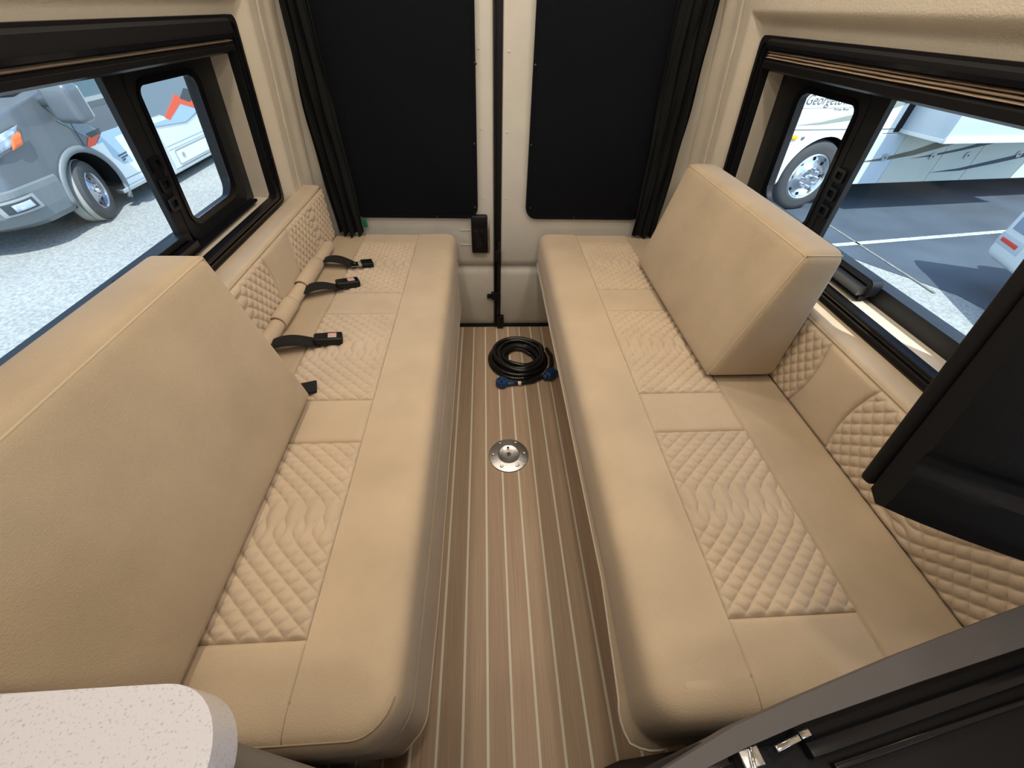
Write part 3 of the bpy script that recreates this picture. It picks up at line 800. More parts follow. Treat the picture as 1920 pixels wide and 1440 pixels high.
# ------------------------------------------------------------------ black cabinet, bottom right
cb = empty('black_cabinet', (.45, -.2, 0), 'black cabinet with grey top edge and chrome catches, in the near right corner', 'cabinet')
Zt = .90
far = [(.06, -.018), (.125, 0.0), (.19, .021), (.252, .036), (.367, .062), (.513, .092), (.60, .109)]
near = [(.60, .077), (.481, .060), (.36, .040), (.244, .0195), (.194, .0085), (.13, -.008), (.06, -.028)]
poly_prism('top_edge', far+near, .03, GREYP, cb, axis='z', lo=Zt-.03, bev=.002)
poly_prism('lid', [(x, y+.012) for x, y in near[::-1]]+[(.60, -.5), (.06, -.5)], .024, BLKM, cb, axis='z', lo=Zt-.042, bev=.004)
poly_prism('carcass', [(.10, -.03), (.30, .020), (.59, .024), (.59, -.5), (.10, -.5)], .85, BLKM, cb, axis='z', lo=.004)
# raised panels and bars of the lid
def strip(nm, a, b, w0, z, h, m_):
    a = Vector(a); b = Vector(b); t = (b-a).normalized(); s = Vector((-t.y, t.x))*w0
    return poly_prism(nm, [tuple(a-s), tuple(b-s), tuple(b+s), tuple(a+s)], h, m_, cb, axis='z', lo=z, bev=min(.002, w0*.4))
strip('lid_bar', (.245, .004), (.60, .063), .005, Zt-.018, .010, BLKG)
strip('lid_groove_bar', (.262, -.006), (.60, .047), .002, Zt-.018, .006, BLKG)
strip('catch', (.214, .006), (.236, .0115), .0020, Zt-.012, .014, CHROME)
strip('catch', (.238, .0125), (.247, .0145), .0022, Zt-.012, .012, CHROME)
strip('clip', (.186, .001), (.203, .004), .006, Zt-.018, .016, STEEL)
strip('clip_edge', (.192, -.005), (.195, .008), .0012, Zt-.002, .004, CHROME)
strip('divider', (.197, -.007), (.208, -.06), .006, Zt-.018, .010, BLKG)
strip('side_bar', (.10, -.020), (.180, -.003), .003, Zt-.018, .008, BLKG)
strip('front_bracket', (.148, -.004), (.176, .003), .004, Zt-.008, .006, BLKG)

# ------------------------------------------------------------------ television over the right bench
tv = empty('television', (.42, .2, 1.0), 'black television seen from behind, hanging over the right bench beside the window', 'television')
al = math.radians(10.2)
q0 = Vector((.403, .200, .943))
TT = Matrix.Translation(q0) @ Matrix.Rotation(-al, 4, 'X')    # local x along screen, z up, -y to the viewer
box('screen_bezel', (0, 0, 0), (.50, .014, .31), BLKM, tv, bev=.005, seg=3, mtx=TT)
box('screen', (.012, .0135, .012), (.488, .0155, .298), BLKG, tv, bev=0, mtx=TT)
# bulged rear housing: lower band curves out and down to the right
NU, NV = 36, 14
def hs(u, v):
    x = .004+.47*u
    dep = .022+.150*math.sin(min(1, u*1.3)*PI/2)**.85
    zb = -.002-.034*u
    prof = [(0, 0), (.55, -.01), (.92, -.006), (1.0, .012), (.98, .045), (.80, .055), (.80, .066), (.90, .075), (.86, .12), (.70, .20), (.5, .27), (0, .29)]
    k = v*(len(prof)-1); i = min(len(prof)-2, int(k)); f_ = k-i
    d = prof[i][0]+(prof[i+1][0]-prof[i][0])*f_; z = prof[i][1]+(prof[i+1][1]-prof[i][1])*f_
    return TT @ Vector((x, -.001-dep*d, zb+z))
o = grid_patch('rear_housing', NU, 44, hs, BLKM, None); keep(o, tv); sharp(o, 40)
for uu in (0, 1):
    cp = [hs(uu, j/44) for j in range(45)]
    o = mesh('housing_side', cp, [tuple(range(45))], BLKM); keep(o, tv)
vs = [hs(i/NU, v) for v in (0, 1) for i in range(NU+1)]
o = mesh('housing_back', vs, [(i, i+1, NU+2+i, NU+1+i) for i in range(NU)], BLKM); keep(o, tv)
box('mount_arm', (.30, -.16, .12), (.36, -.09, .20), BLK, tv, bev=.006, mtx=TT)
box('mount_arm_wall', (.34, -.15, .135), (.465, -.11, .185), BLK, tv, bev=.006, mtx=TT)

# ================================================================== OUTSIDE
ZG = -.65
def ground_mat():
    m = bpy.data.materials.new('pale_concrete'); m.use_nodes = True; n = m.node_tree; b = n.nodes['Principled BSDF']; L = n.links
    tc = n.nodes.new('ShaderNodeTexCoord')
    a = n.nodes.new('ShaderNodeTexNoise'); a.inputs['Scale'].default_value = 38; a.inputs['Detail'].default_value = 3; L.new(tc.outputs['Object'], a.inputs[0])
    c = n.nodes.new('ShaderNodeTexNoise'); c.inputs['Scale'].default_value = .8; c.inputs['Detail'].default_value = 6; L.new(tc.outputs['Object'], c.inputs[0])
    r = n.nodes.new('ShaderNodeValToRGB'); r.color_ramp.elements[0].position = .34; r.color_ramp.elements[1].position = .66
    r.color_ramp.elements[0].color = (.29, .30, .285, 1); r.color_ramp.elements[1].color = (.46, .475, .45, 1); L.new(a.outputs[0], r.inputs[0])
    mx = n.nodes.new('ShaderNodeMixRGB'); mx.blend_type = 'MULTIPLY'; mx.inputs[0].default_value = .35; L.new(r.outputs[0], mx.inputs[1]); L.new(c.outputs[0], mx.inputs[2])
    L.new(mx.outputs[0], b.inputs['Base Color']); b.inputs['Roughness'].default_value = .9
    return m
ground = structure(mesh('ground', [(-40, -30, ZG), (40, -30, ZG), (40, 45, ZG), (-40, 45, ZG)], [(0, 1, 2, 3)], ground_mat()), 'pale concrete lot on both sides of the van')
GSHADE = mat('ground_painted_shade', (.060, .080, .105, 1), .85, mottle=.22, mscale=1.4, bump=.3, bscale=80)  # shade lying on the lot, put into a dark bluish ground colour
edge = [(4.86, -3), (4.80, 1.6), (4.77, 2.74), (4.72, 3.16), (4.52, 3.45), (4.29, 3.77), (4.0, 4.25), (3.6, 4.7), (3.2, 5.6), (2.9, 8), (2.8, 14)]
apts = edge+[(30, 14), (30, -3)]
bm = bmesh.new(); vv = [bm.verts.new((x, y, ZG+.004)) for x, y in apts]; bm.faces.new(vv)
lot = structure(frombm('ground_shade_patch', bm, GSHADE), 'painted shade on the ground beyond the right window')
LINEM = mat('worn_white_paint', (.42, .46, .48, 1), .8, mottle=.5, mscale=30)
def gline(nm, a, b, w_, m_, lab):
    a = Vector(a); b = Vector(b); s = (b-a).normalized(); s = Vector((-s.y, s.x))*w_/2
    q = mesh(nm, [(*(a-s), ZG+.008), (*(b-s), ZG+.008), (*(b+s), ZG+.008), (*(a+s), ZG+.008)], [(0, 1, 2, 3)], m_)
    return structure(q, lab)
gline('trim_5', (4.05, 4.27), (8.2, 4.96), .075, LINEM, 'worn white parking line across the painted shade on the ground')
gline('trim_6', (4.51, 5.2), (4.50, 3.2), .035, mat('faded_yellow_paint', (.20, .20, .17, 1), .8, mottle=.3, mscale=20), 'faded pale parking line crossing the white one')

CARG = mat('car_grey_paint', (.115, .13, .145, 1), .3, coat=.5)
CARG2 = mat('car_grey_lower', (.17, .19, .195, 1), .5)
CARW = mat('coach_white', (.80, .82, .78, 1), .35, coat=.3)
CARW2 = mat('coach_offwhite', (.60, .66, .70, 1), .4)
CGLS = mat('car_glass', (.10, .17, .19, 1), .06, coat=.5)
TYRE = mat('tyre_rubber', (.055, .055, .055, 1), .8, bump=.4, bscale=60)
TREAD = mat('tyre_tread', (.34, .34, .31, 1), .85)
ORNG = mat('orange_vinyl', (.80, .10, .04, 1), .4)
AMB = mat('amber_lens', (.85, .16, .03, 1), .2, coat=.5)
DGR = mat('dark_grey_vinyl', (.05, .06, .065, 1), .4)
LBL = mat('light_blue_vinyl', (.38, .52, .62, 1), .4)
MGR = mat('mid_grey_vinyl', (.20, .25, .28, 1), .4)
LAMPC = mat('headlamp_lens', (.45, .52, .62, 1), .06, .3, coat=1, mottle=.5, mscale=14)

def wheel(parent, c, r, rim, width, axis_rz, bolts, tyre_label=None, rimm=None):
    """axis along local z pointing outwards"""
    T = Matrix.Translation(c) @ Matrix.Rotation(axis_rz, 4, 'Z') @ Matrix.Rotation(PI/2, 4, 'Y')
    t = lathe('tyre', [(rim, 0), (rim+.01, .012), (r*.82, .016), (r*.94, .004), (r*.985, -.02), (r, -.04), (r, -width+.04), (r*.97, -width+.01), (r*.8, -width), (rim, -width)], TYRE, parent, 48, T)
    parent = t
    lathe('tread_band', [(r-.002, -.035), (r+.004, -.04), (r+.004, -.09), (r-.004, -.094), (r-.004, -.10), (r+.004, -.104), (r+.004, -width+.045), (r-.002, -width+.03)], TREAD, parent, 48, T)
    lathe('rim', [(rim+.004, .004), (rim-.006, .010), (rim-.02, .0), (rim-.03, -.05), (rim*.62, -.035), (rim*.45, -.012), (rim*.40, .0), (rim*.32, .004), (0, .004)], rimm or STEEL, parent, 40, T)
    for k in range(bolts):
        a = 2*PI*k/bolts
        lathe('rim_hole', [(0, .003), (rim*.10, .003), (rim*.11, -.002)], BLK, parent, 14, T @ Matrix.Translation((rim*.72*math.cos(a), rim*.72*math.sin(a), -.038)))
    for k in range(6):
        a = 2*PI*k/6+.3
        lathe('lug_nut', [(0, .022), (.012, .020), (.014, 0)], CHROME, parent, 10, T @ Matrix.Translation((rim*.33*math.cos(a), rim*.33*math.sin(a), .0)))
    lathe('hub_cap', [(0, .030), (rim*.14, .026), (rim*.18, .0)], CHROME, parent, 20, T)
    for k in range(44):                                     # tread blocks
        a = 2*PI*k/44
        box('tread_block', (r-.001, -.012, -width+.05), (r+.008, .010, -.045), TREAD, None, bev=0, mtx=T @ Matrix.Rotation(a, 4, 'Z')) if False else None

# ---------------------------------------------------------------- grey class-C motorhome, left
XS = -4.4
mh = empty('camper_van', (XS-.9, 5.5, ZG), 'grey and white motorhome with orange zigzag stripe, seen through the left window', 'motorhome')
lev = [(-.42, 3.92, .86), (-.38, 3.84, .885), (-.25, 3.77, .90), (-.10, 3.74, .90), (-.06, 3.745, .90), (-.04, 3.77, .90), (.05, 3.80, .90), (.2, 3.84, .90), (.34, 3.93, .895), (.42, 4.05, .885), (.48, 4.28, .87), (.53, 4.6, .86), (.58, 4.86, .855), (.72, 5.02, .85), (1.3, 5.42, .80), (1.5, 5.62, .76), (1.56, 5.9, .7)]
def outline(z, yf, hw, yr=6.05, r=.50):
    pts = []
    for k in range(13):
        a = PI/2*k/12; pts.append((hw-r+r*math.sin(a), yf+r*.8-r*.8*math.cos(a)))
    right = pts
    ys = [yf+r*.8+(yr-yf-r*.8)*k/16 for k in range(1, 17)]
    right += [(hw, y) for y in ys]
    left = [(-x, y) for x, y in right[::-1]]
    return right+left
def hull(name, levels, m_, parent, yr=6.05, cap=True):
    vs = []; fs = []; n = None
    for z, yf, hw in levels:
        o_ = outline(z, yf, hw, yr); n = len(o_); vs += [(XS-.9+x, y, z) for x, y in o_]
    for i in range(len(levels)-1):
        for k in range(n):
            fs.append((i*n+k, i*n+(k+1) % n, (i+1)*n+(k+1) % n, (i+1)*n+k))
    if cap: fs.append(tuple(range(n))[::-1]); fs.append(tuple((len(levels)-1)*n+k for k in range(n)))
    o = mesh(name, vs, fs, m_); keep(o, parent); return o
cab = hull('cab_body', lev, CARG, mh)
cut = lathe('cut', [(0, -.5), (.375, -.5), (.375, .2), (0, .2)], None, None, 40, Matrix.Translation((XS, 4.95, -.33)) @ Matrix.Rotation(PI/2, 4, 'Y'))
mod = cab.modifiers.new('arch', 'BOOLEAN'); mod.object = cut; mod.operation = 'DIFFERENCE'; mod.solver = 'EXACT'
bpy.context.view_layer.update()
me2 = bpy.data.meshes.new_from_object(cab.evaluated_get(bpy.context.evaluated_depsgraph_get()))
cab.modifiers.clear(); cab.data = me2; bpy.data.objects.remove(cut, do_unlink=True)
if not me2.materials: me2.materials.append(CARG)
for i_ in range(len(me2.materials)): me2.materials[i_] = CARG
sharp(cab, 28)
def wheel_well(parent, T, rad, depth, a0):
    """half drum over the wheel; T maps (along, up, in) to the world"""
    vs = []; fs = []; N = 24
    for i in range(N+1):
        a = -a0+(PI+2*a0)*i/N
        vs += [T(rad*math.cos(a), rad*math.sin(a), .02), T(rad*math.cos(a), rad*math.sin(a), depth)]
    for i in range(N): fs.append((2*i, 2*i+2, 2*i+3, 2*i+1))
    fs.append(tuple(2*i+1 for i in range(N+1)))
    o = mesh('wheel_well', vs, fs, BLKM); keep(o, parent); return o
wheel_well(mh, lambda a, u, d: (XS-d, 4.95+a, -.33+u), .372, .42, .22)
# wheel-arch lip
arc = [(XS+.012, 4.95+.39*math.cos(a), -.33+.39*math.sin(a)) for a in [PI*1.03-(PI*1.20)*k/24 for k in range(25)]]
tube('arch_lip', arc, .034, CARG2, mh, 8, flat=.6)
wheel(mh, (XS-.03, 4.95, -.345), .305, .185, .22, .34, 8, rimm=mat('wheel_silver', (.5, .5, .52, 1), .25, .9))
# front face pieces: bumper bulge, fog lamp, headlamp, seams
bl_ = [(-.40, 3.90, .872), (-.36, 3.80, .905), (-.27, 3.735, .915), (-.12, 3.70, .918), (-.075, 3.715, .912), (-.06, 3.76, .90)]
bump = hull('bumper', bl_, CARG2, mh, 4.56)
def side_pt(t, z, off=0.):
    """point on the rounded front corner and flank; t runs along the outline"""
    for (za, ya, wa), (zb, yb, wb) in zip(lev, lev[1:]):
        if za <= z <= zb:
            f_ = (z-za)/(zb-za) if zb > za else 0; yf = ya+(yb-ya)*f_; hw = wa+(wb-wa)*f_; break
    r = .5
    if t < 1:
        a = PI/2*t; nx, ny = math.sin(a), -math.cos(a)
        return Vector((XS-.9+hw-r+r*math.sin(a)+nx*off, yf+r*.8-r*.8*math.cos(a)+ny*off, z))
    return Vector((XS-.9+hw+off, yf+r*.8+(t-1), z))
def patch(name, t0, t1, z0, z1, m_, off=.008, skew=0., nu=10, nv=6, lift=0.):
    vs = []; fs = []
    for i in range(nu+1):
        for j in range(nv+1):
            t = t0+(t1-t0)*i/nu; z = z0+(z1-z0)*j/nv + skew*(i/nu)
            e = 0 if (i in (0, nu) or j in (0, nv)) else lift
            vs.append(side_pt(t, z, off+e))
    for i in range(nu):
        for j in range(nv): fs.append((i*(nv+1)+j, (i+1)*(nv+1)+j, (i+1)*(nv+1)+j+1, i*(nv+1)+j+1))
    o = mesh(name, vs, fs, m_, smooth=True); keep(o, mh); return o
patch('headlamp', .50, 1.19, .12, .24, LAMPC, .012, .12, lift=.02)
patch('turn_signal', 1.08, 1.20, .20, .30, AMB, .026, .02, lift=.015)
patch('headlamp_rim', .46, 1.22, .105, .125, CARG2, .02, .12)
for nm, t0, t1, z0, z1, m_, off in (('fog_lamp_bezel', .58, 1.04, -.26, -.13, mat('bezel_light', (.33, .35, .36, 1), .4), .05), ('fog_lamp_recess', .63, 1.0, -.24, -.15, DGR, .055), ('fog_lamp', .72, .95, -.225, -.165, LAMPC, .062)):
    patch(nm, t0, t1, z0, z1, m_, off, .01, lift=.004)
patch('grille', -.0, .42, .0, .22, DGR, .01)
# windscreen and side glass, mirror
def hpatch(name, x0, x1, la, lb, m_, off=.012):
    vs = []; fs = []; nu = 16
    for (z, yf, hw) in (la, lb):
        for i in range(nu+1):
            x = (x0+(x1-x0)*i/nu)*hw; r = .5
            y = yf if abs(x) < hw-r else yf+r*.8-math.sqrt(max(0, 1-((abs(x)-(hw-r))/r)**2))*r*.8
            vs.append((XS-.9+x, y-off, z+off))
    for i in range(nu): fs.append((i, i+1, nu+2+i, nu+1+i))
    o = mesh(name, vs, fs, m_, smooth=True); keep(o, mh); return o
hpatch('windscreen', -.9, .90, (.60, 4.88, .855), (1.28, 5.405, .80), CGLS)
hpatch('wiper_cowl', -.95, .93, (.535, 4.62, .858), (.585, 4.87, .855), BLK, .006)
def sidepoly(name, pts, m_, x=XS+.006, th=.004, parent=None):
    o = poly_prism(name, pts, th, m_, parent or mh, axis='x', lo=x); return o
sidepoly('door_window', [(5.28, .44), (5.95, .44), (5.95, 1.1), (5.62, 1.1)], CGLS, XS-.03, .034)
sidepoly('window_molding', [(5.24, .40), (5.98, .40), (5.98, .44), (5.24, .44)], ALU, XS-.028, .04)
sidepoly('door_seam', [(5.118, .42), (5.126, .42), (5.126, .02), (5.118, .02)], DGR, XS+.001, .003)
sidepoly('door_handle', [(5.80, .30), (5.93, .30), (5.93, .33), (5.80, .33)], CARG2, XS, .03)
soft_box('mirror_housing', (.14, .10, .17), .06, lambda p: (XS+.20+p.x, 5.00+p.y, .47+p.z), CARG, mh, n=4)
soft_box('mirror_back', (.115, .03, .14), .025, lambda p: (XS+.20+p.x, 5.09+p.y, .47+p.z), CHROME, mh, n=3)
box('mirror_arm', (XS-.02, 4.94, .44), (XS+.10, 5.02, .50), DGR, mh, bev=.015)
# vinyl graphics on the flank of the cab
F = lambda *a: list(a)
XD = XS-.003
sidepoly('white_panel', [(5.165, .042), (5.84, .06), (6.06, .10), (6.06, -.44), (5.368, -.44), (5.382, -.33), (5.356, -.183), (5.282, -.052)], CARW, XD, .006)
sidepoly('orange_flash', [(5.13, .035), (5.24, .125), (5.41, .12), (5.26, .035)], ORNG, XD, .009)
sidepoly('dark_flash', [(4.98, .32), (5.22, .30), (5.44, .13), (5.22, .12)], MGR, XD, .007)
sidepoly('black_flash', [(5.22, .15), (5.44, .165), (5.42, .12), (5.26, .105)], DGR, XD, .010)
sidepoly('blue_flash', [(5.28, .035), (5.44, .12), (5.70, .12), (6.06, .17), (6.06, .10), (5.84, .06)], LBL, XD, .008)
sidepoly('grey_flash', [(5.38, .06), (5.58, .06), (5.66, -.22), (5.50, -.22), (5.40, -.12)], LBL, XD, .009)
sidepoly('sill_line', [(5.36, -.36), (6.06, -.36), (6.06, -.352), (5.36, -.352)], MGR, XD, .009)
for k, (y0, z0, wd) in enumerate(((5.47, -.135, .16), (5.50, -.165, .12), (5.50, -.19, .06))):
    sidepoly('badge_lettering', [(y0, z0), (y0+wd, z0+.008), (y0+wd, z0+.022), (y0+.01, z0+.014)], DGR, XD, .012)
box('step_rail', (XS-.06, 5.22, -.47), (XS+.03, 6.06, -.42), ALU, mh, bev=.01)
box('side_marker_lamp', (XS-.01, 5.03, .035), (XS+.012, 5.09, .055), mat('grey_lens', (.4, .43, .45, 1), .2), mh, bev=.005)
# coach body
bx0, bx1 = XS-2.05, XS+.05
box('coach_body', (bx0, 6.06, -.50), (bx1, 11.5, 2.35), CARW, mh, bev=.03)
box('coach_overcab', (bx0+.05, 4.6, 1.62), (bx1-.03, 6.08, 2.33), CARW, mh, bev=.12, seg=4)
box('coach_corner', (bx1-.02, 6.05, -.52), (bx1+.02, 6.26, 2.2), CARW, mh, bev=.018)
XC = bx1-.001
sidepoly('grey_upper', [(6.28, .12), (6.47, .12), (6.60, .07), (6.98, .20), (7.4, .13), (7.9, .25), (11.4, .6), (11.4, .95), (6.28, .95)], MGR, XC, .005)
sidepoly('orange_zigzag', [(6.55, .08), (6.98, .275), (7.24, .145), (7.9, .30), (7.9, .20), (7.28, .07), (7.0, .16), (6.62, .03)], ORNG, XC, .008)
sidepoly('dark_zigzag', [(7.05, .215), (7.24, .31), (7.55, .23), (7.24, .145)], DGR, XC, .010)
sidepoly('blue_zigzag', [(6.28, .055), (6.60, .055), (6.64, .025), (7.0, .15), (7.28, .065), (7.9, .20), (7.9, .12), (6.95, -.045), (6.28, .02)], LBL, XC, .007)
sidepoly('thin_line', [(6.28, .012), (6.95, -.055), (7.9, .10), (7.9, .11), (6.95, -.045), (6.28, .02)], MGR, XC, .009)
for k in range(2): sidepoly('body_line', [(6.30, -.225-.045*k), (11.3, -.225-.045*k), (11.3, -.218-.045*k), (6.30, -.218-.045*k)], mat('line_grey', (.34, .38, .38, 1), .5), XC, .004)
def hatch(parent, y0, y1, z0, z1, x, m_, lab='hatch'):
    def mp(a, b, d): return (x+d, a, b)
    ring_prism(lab+'_frame', rrect(y0, y1, z0, z1, .03), rrect(y0+.015, y1-.015, z0+.015, z1-.015, .02), mp, -.001, .007, mat('line_grey', (.34, .38, .38, 1), .5), parent)
    poly_prism(lab+'_door', rrect(y0+.02, y1-.02, z0+.02, z1-.02, .02), .006, m_, parent, axis='x', lo=x-.001)
hatch(mh, 6.40, 7.38, -.475, -.285, bx1, CARW)
for y in (6.55, 7.25): 
    poly_prism('hatch_latch', rrect(y-.03, y+.03, -.40, -.34, .02), .012, ALU, mh, axis='x', lo=bx1)
box('skirt_rail', (bx1-.03, 6.10, -.53), (bx1+.025, 11.4, -.495), ALU, mh, bev=.01)
box('underbody', (bx0+.1, 6.2, -.62), (bx1-.15, 11.2, -.49), BLKM, mh, bev=.01)
wheel(mh, (bx1-.06, 9.2, -.345), .305, .185, .25, 0, 8, rimm=mat('wheel_silver', (.5, .5, .52, 1), .25, .9))
wheel(mh, (bx0+.30, 9.2, -.345), .305, .185, .25, 0, 8); wheel(mh, (XS-1.8+.24, 4.93, -.345), .305, .185, .22, 0, 8)

# ---------------------------------------------------------------- white class-A motorhome, right
GA = math.radians(8); GO = Vector((5.004, 5.5044, 0))
GT = Matrix.Translation(GO) @ Matrix.Rotation(GA, 4, 'Z')     # local x along the flank, y into the body, z up
gm = empty('motor_coach', GO+Vector((0, 0, ZG)), 'large white motorhome with lettering and compartment doors, seen through the right window', 'motorhome')
def gbox(nm, lo, hi, m_, bev=.004): return box(nm, lo, hi, m_, gm, bev=bev, mtx=GT)
bm = bmesh.new(); bm_box(bm, (-2.05, 0, -.32), (8.0, 2.4, 2.6), .08, 4); bmesh.ops.transform(bm, matrix=GT, verts=bm.verts)
body = frombm('coach_body', bm, CARW, gm and None); sharp(body); keep(body, gm)
cutg = lathe('cut', [(0, -.6), (.47, -.6), (.47, .2), (0, .2)], None, None, 48, GT @ Matrix.Translation((-.70, 0, -.22)) @ Matrix.Rotation(PI/2, 4, 'X'))
mod = body.modifiers.new('arch', 'BOOLEAN'); mod.object = cutg; mod.operation = 'DIFFERENCE'; mod.solver = 'EXACT'
bpy.context.view_layer.update()
me2 = bpy.data.meshes.new_from_object(body.evaluated_get(bpy.context.evaluated_depsgraph_get()))
body.modifiers.clear(); body.data = me2; bpy.data.objects.remove(cutg, do_unlink=True)
for i_ in range(len(me2.materials)): me2.materials[i_] = CARW
sharp(body, 30)
def gpoly(nm, pts, m_, lo, th):                              # decals/panels on the flank: (along, z), lo = how far out it starts
    return poly_prism(nm, pts, th, m_, gm, axis='y', lo=-(lo+th), mtx=GT)
def gwheel():
    T = GT @ Matrix.Translation((-.705, .03, -.225)) @ Matrix.Rotation(PI/2, 4, 'X')
    r, rim, width = .425, .275, .28
    gt = lathe('tyre', [(rim, 0), (rim+.01, .012), (r*.82, .016), (r*.94, .004), (r*.985, -.02), (r, -.04), (r, -width+.04), (r*.97, -width+.01), (rim, -width)], TYRE, gm, 56, T)
    lathe('rim', [(rim+.004, .006), (rim-.012, .016), (rim-.022, .010), (rim-.03, -.04), (rim*.66, -.03), (rim*.52, .012), (rim*.46, .03), (rim*.30, .034), (0, .034)], mat('polished_rim', (.72, .74, .76, 1), .18, .9), gt, 48, T)
    for k in range(8):
        a = 2*PI*k/8
        lathe('rim_hole', [(0, .004), (.022, .004), (.024, -.004)], BLK, gt, 14, T @ Matrix.Translation((rim*.78*math.cos(a), rim*.78*math.sin(a), -.034)))
    for k in range(10):
        a = 2*PI*k/10
        lathe('lug_nut', [(0, .05), (.013, .048), (.016, 0)], CHROME, gt, 10, T @ Matrix.Translation((rim*.40*math.cos(a), rim*.40*math.sin(a), .03)))
    lathe('hub_cap', [(0, .085), (.035, .08), (.045, .03)], CHROME, gt, 24, T)
gwheel()
wheel_well(gm, lambda a, u, d: GT @ Vector((-.70+a, d, -.22+u)), .468, .58, .2)
gpoly('waist_line', [(-2.0, .322), (7.9, .322), (7.9, .330), (-2.0, .330)], mat('seam_dark', (.12, .13, .14, 1), .6), 0, .003)
gpoly('thin_line', [(.05, .275), (7.9, .262), (7.9, .268), (.05, .281)], mat('seam_dark', (.12, .13, .14, 1), .6), 0, .003)
# compartment doors
xs = [-.045, .44, 1.25, 1.87, 2.83, 3.6, 4.4]
for k in range(len(xs)-1):
    a, b = xs[k]+.006, xs[k+1]-.006
    gpoly('compartment_door', [(a, -.318), (b, -.318), (b, .262), (a, .262)], CARW2 if k == 0 else mat('coach_beige', (.60, .62, .54, 1), .4), 0, .010)
gpoly('corner_trim', [(-.10, -.318), (-.05, -.318), (-.05, .262), (-.10, .262)], CARW, 0, .012)
# swooshes over the doors
gpoly('grey_swoosh', [(-.13, -.052), (.25, -.005), (.7, .08), (1.25, .25), (1.9, .262), (1.22, .125), (.75, .02), (.3, -.035)], mat('taupe_vinyl', (.13, .115, .09, 1), .45), .010, .003)
gpoly('navy_swoosh', [(.74, -.02), (1.1, .03), (1.5, .095), (2.2, .262), (2.8, .262), (2.0, .145), (1.5, .062), (1.1, .005)], mat('navy_vinyl', (.03, .045, .075, 1), .4), .0105, .003)
gpoly('navy_swoosh', [(1.22, -.205), (1.7, -.16), (2.3, -.055), (2.9, .05), (3.6, .16), (3.6, .10), (2.9, -.01), (2.3, -.11), (1.75, -.19)], mat('navy_vinyl', (.03, .045, .075, 1), .4), .0105, .003)
for x in (.30, 1.09, 1.69, 2.61, 3.3):
    pl_ = poly_prism('paddle_latch', rrect(x-.045, x+.045, -.035, .045, .025), .010, ALU, gm, axis='y', lo=-.026, mtx=GT)
    lathe('latch_lock', [(0, .004), (.010, .003), (.012, 0)], DGR, pl_, 12, GT @ Matrix.Translation((x, -.027, .005)) @ Matrix.Rotation(PI/2, 4, 'X'))
gpoly('upper_swoosh', [(-1.30, .372), (-.95, .405), (-.50, .49), (-.15, .60), (.2, .73), (.2, .60), (-.15, .50), (-.50, .425), (-.95, .378)], mat('sage_vinyl', (.30, .33, .28, 1), .45), 0, .003)
# slide-out
gbox('slide_recess', (.20, -.004, .29), (3.05, .002, 2.2), BLKM, 0)
sl = gbox('slide_out', (.30, -.58, .30), (2.95, .05, 2.1), CARW2, .012)
gbox('slide_trim', (.285, -.60, .29), (2.97, -.575, .35), CARW, .004)
gbox('slide_side_trim', (.290, -.57, .288), (.302, .0, .33), CARW, .002)
# marker lamp, filler, small lights
lathe('marker_lamp', [(0, .02), (.03, .016), (.042, 0)], mat('amber_bright', (.95, .50, .02, 1), .25, coat=.6), gm, 20, GT @ Matrix.Translation((-1.22, -.001, .246)) @ Matrix.Rotation(PI/2, 4, 'X') @ Matrix.Diagonal((1.3, .7, 1, 1)))
lathe('small_vent', [(0, .01), (.02, .008), (.026, 0)], STEEL, gm, 14, GT @ Matrix.Translation((-1.10, -.001, .240)) @ Matrix.Rotation(PI/2, 4, 'X'))
for z in (.43, .47): lathe('clearance_lamp', [(0, .012), (.014, .010), (.02, 0)], STEEL, gm, 14, GT @ Matrix.Translation((-1.30, -.001, z)) @ Matrix.Rotation(PI/2, 4, 'X'))
# lettering
def letters(txt, x, z, size, shear, m_, nm, sx=1.0):
    cu = bpy.data.curves.new(nm, 'FONT'); cu.body = txt; cu.size = size; cu.extrude = .001; cu.shear = shear; cu.resolution_u = 3; cu.offset = -.0004
    ob = bpy.data.objects.new(nm+'_tmp', cu); COL.objects.link(ob)
    bpy.context.view_layer.update()
    me = bpy.data.meshes.new_from_object(ob.evaluated_get(bpy.context.evaluated_depsgraph_get()))
    bpy.data.objects.remove(ob, do_unlink=True)
    for v in me.vertices: v.co = GT @ Vector((x+v.co.x*sx, -.003-v.co.z, z+v.co.y))
    me.materials.clear()
    o = link(nm, me, m_); keep(o, gm); return o
LET = mat('lettering_grey', (.10, .11, .11, 1), .5)
letters('Georgetown', -1.30, .578, .140, .25, LET, 'lettering', .93)
letters('Forest River', -.86, .520, .040, .1, LET, 'lettering', 1.1)
gpoly('underline', [(-1.37, .540), (-.35, .552), (-.35, .555), (-1.37, .543)], LET, 0, .002)
gbox('windscreen', (-2.06, .25, .55), (-2.04, 2.15, 1.9), CGLS, .002)
wheelz = GT
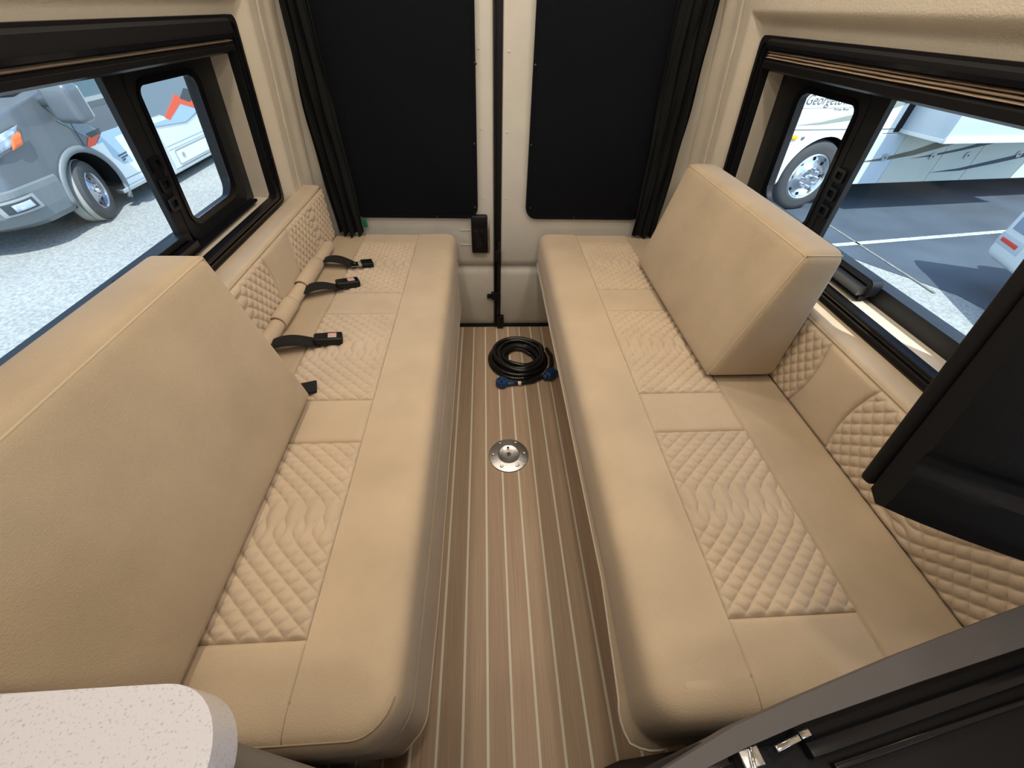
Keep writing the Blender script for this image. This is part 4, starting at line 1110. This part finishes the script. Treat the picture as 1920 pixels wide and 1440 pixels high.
for (lx, ly) in ((5.6, .03), (-.705, 2.12), (5.6, 2.12)):
    T = GT @ Matrix.Translation((lx, ly+(.0 if ly < 1 else .28), -.225)) @ Matrix.Rotation(PI/2, 4, 'X')
    lathe('tyre', [(0, 0), (.27, 0), (.35, .016), (.40, .004), (.425, -.04), (.425, -.24), (.40, -.28), (0, -.28)], TYRE, gm, 32, T)

# ---------------------------------------------------------------- white trailer end at the right edge
RA = Vector((5.083, 3.534, 0)); ang = math.atan2(-.94, -.35)
RT = Matrix.Translation(RA) @ Matrix.Rotation(ang, 4, 'Z')    # local x along the near face, local y outwards... body on the left
tr_ = empty('white_camper', (6.2, 2.4, ZG), 'white camper with a red reflector on its rounded corner, right edge of the right window', 'camper')
def rbx(nm, lo, hi, m_, bev=.004, seg=2): return box(nm, lo, hi, m_, tr_, bev=bev, seg=seg, mtx=RT)
WCT = mat('camper_white', (.70, .75, .76, 1), .4)
bm = bmesh.new(); bm_box(bm, (.05, .80, -.22), (2.38, 6.0, .55), .12, 5); bmesh.ops.transform(bm, matrix=RT, verts=bm.verts)
o = frombm('camper_body', bm, WCT); sharp(o); keep(o, tr_)
bm = bmesh.new(); bm_box(bm, (0, -.02, -.38), (2.43, .85, .14), .09, 5); bmesh.ops.transform(bm, matrix=RT, verts=bm.verts)
o = frombm('bumper', bm, WCT); sharp(o); keep(o, tr_)
rbx('reflector', (.10, -.028, -.20), (.34, -.018, -.165), mat('red_reflector', (.75, .05, .03, 1), .3), .003)
rbx('reflector_recess', (.05, -.023, -.235), (.40, -.015, -.13), mat('recess_grey', (.50, .56, .60, 1), .5), .003)
rbx('tail_lamp', (.12, -.028, -.08), (.34, -.018, .08), mat('lamp_bluegrey', (.25, .33, .45, 1), .3), .005)
for ly in (1.6, 4.4):
    for lx in (.25, 2.2):
        T = RT @ Matrix.Translation((lx, ly, -.35)) @ Matrix.Rotation(PI/2, 4, 'Y')
        lathe('tyre', [(0, -.1), (.2, -.1), (.28, -.08), (.30, 0), (.28, .08), (.2, .1), (0, .1)], TYRE, tr_, 28, T)
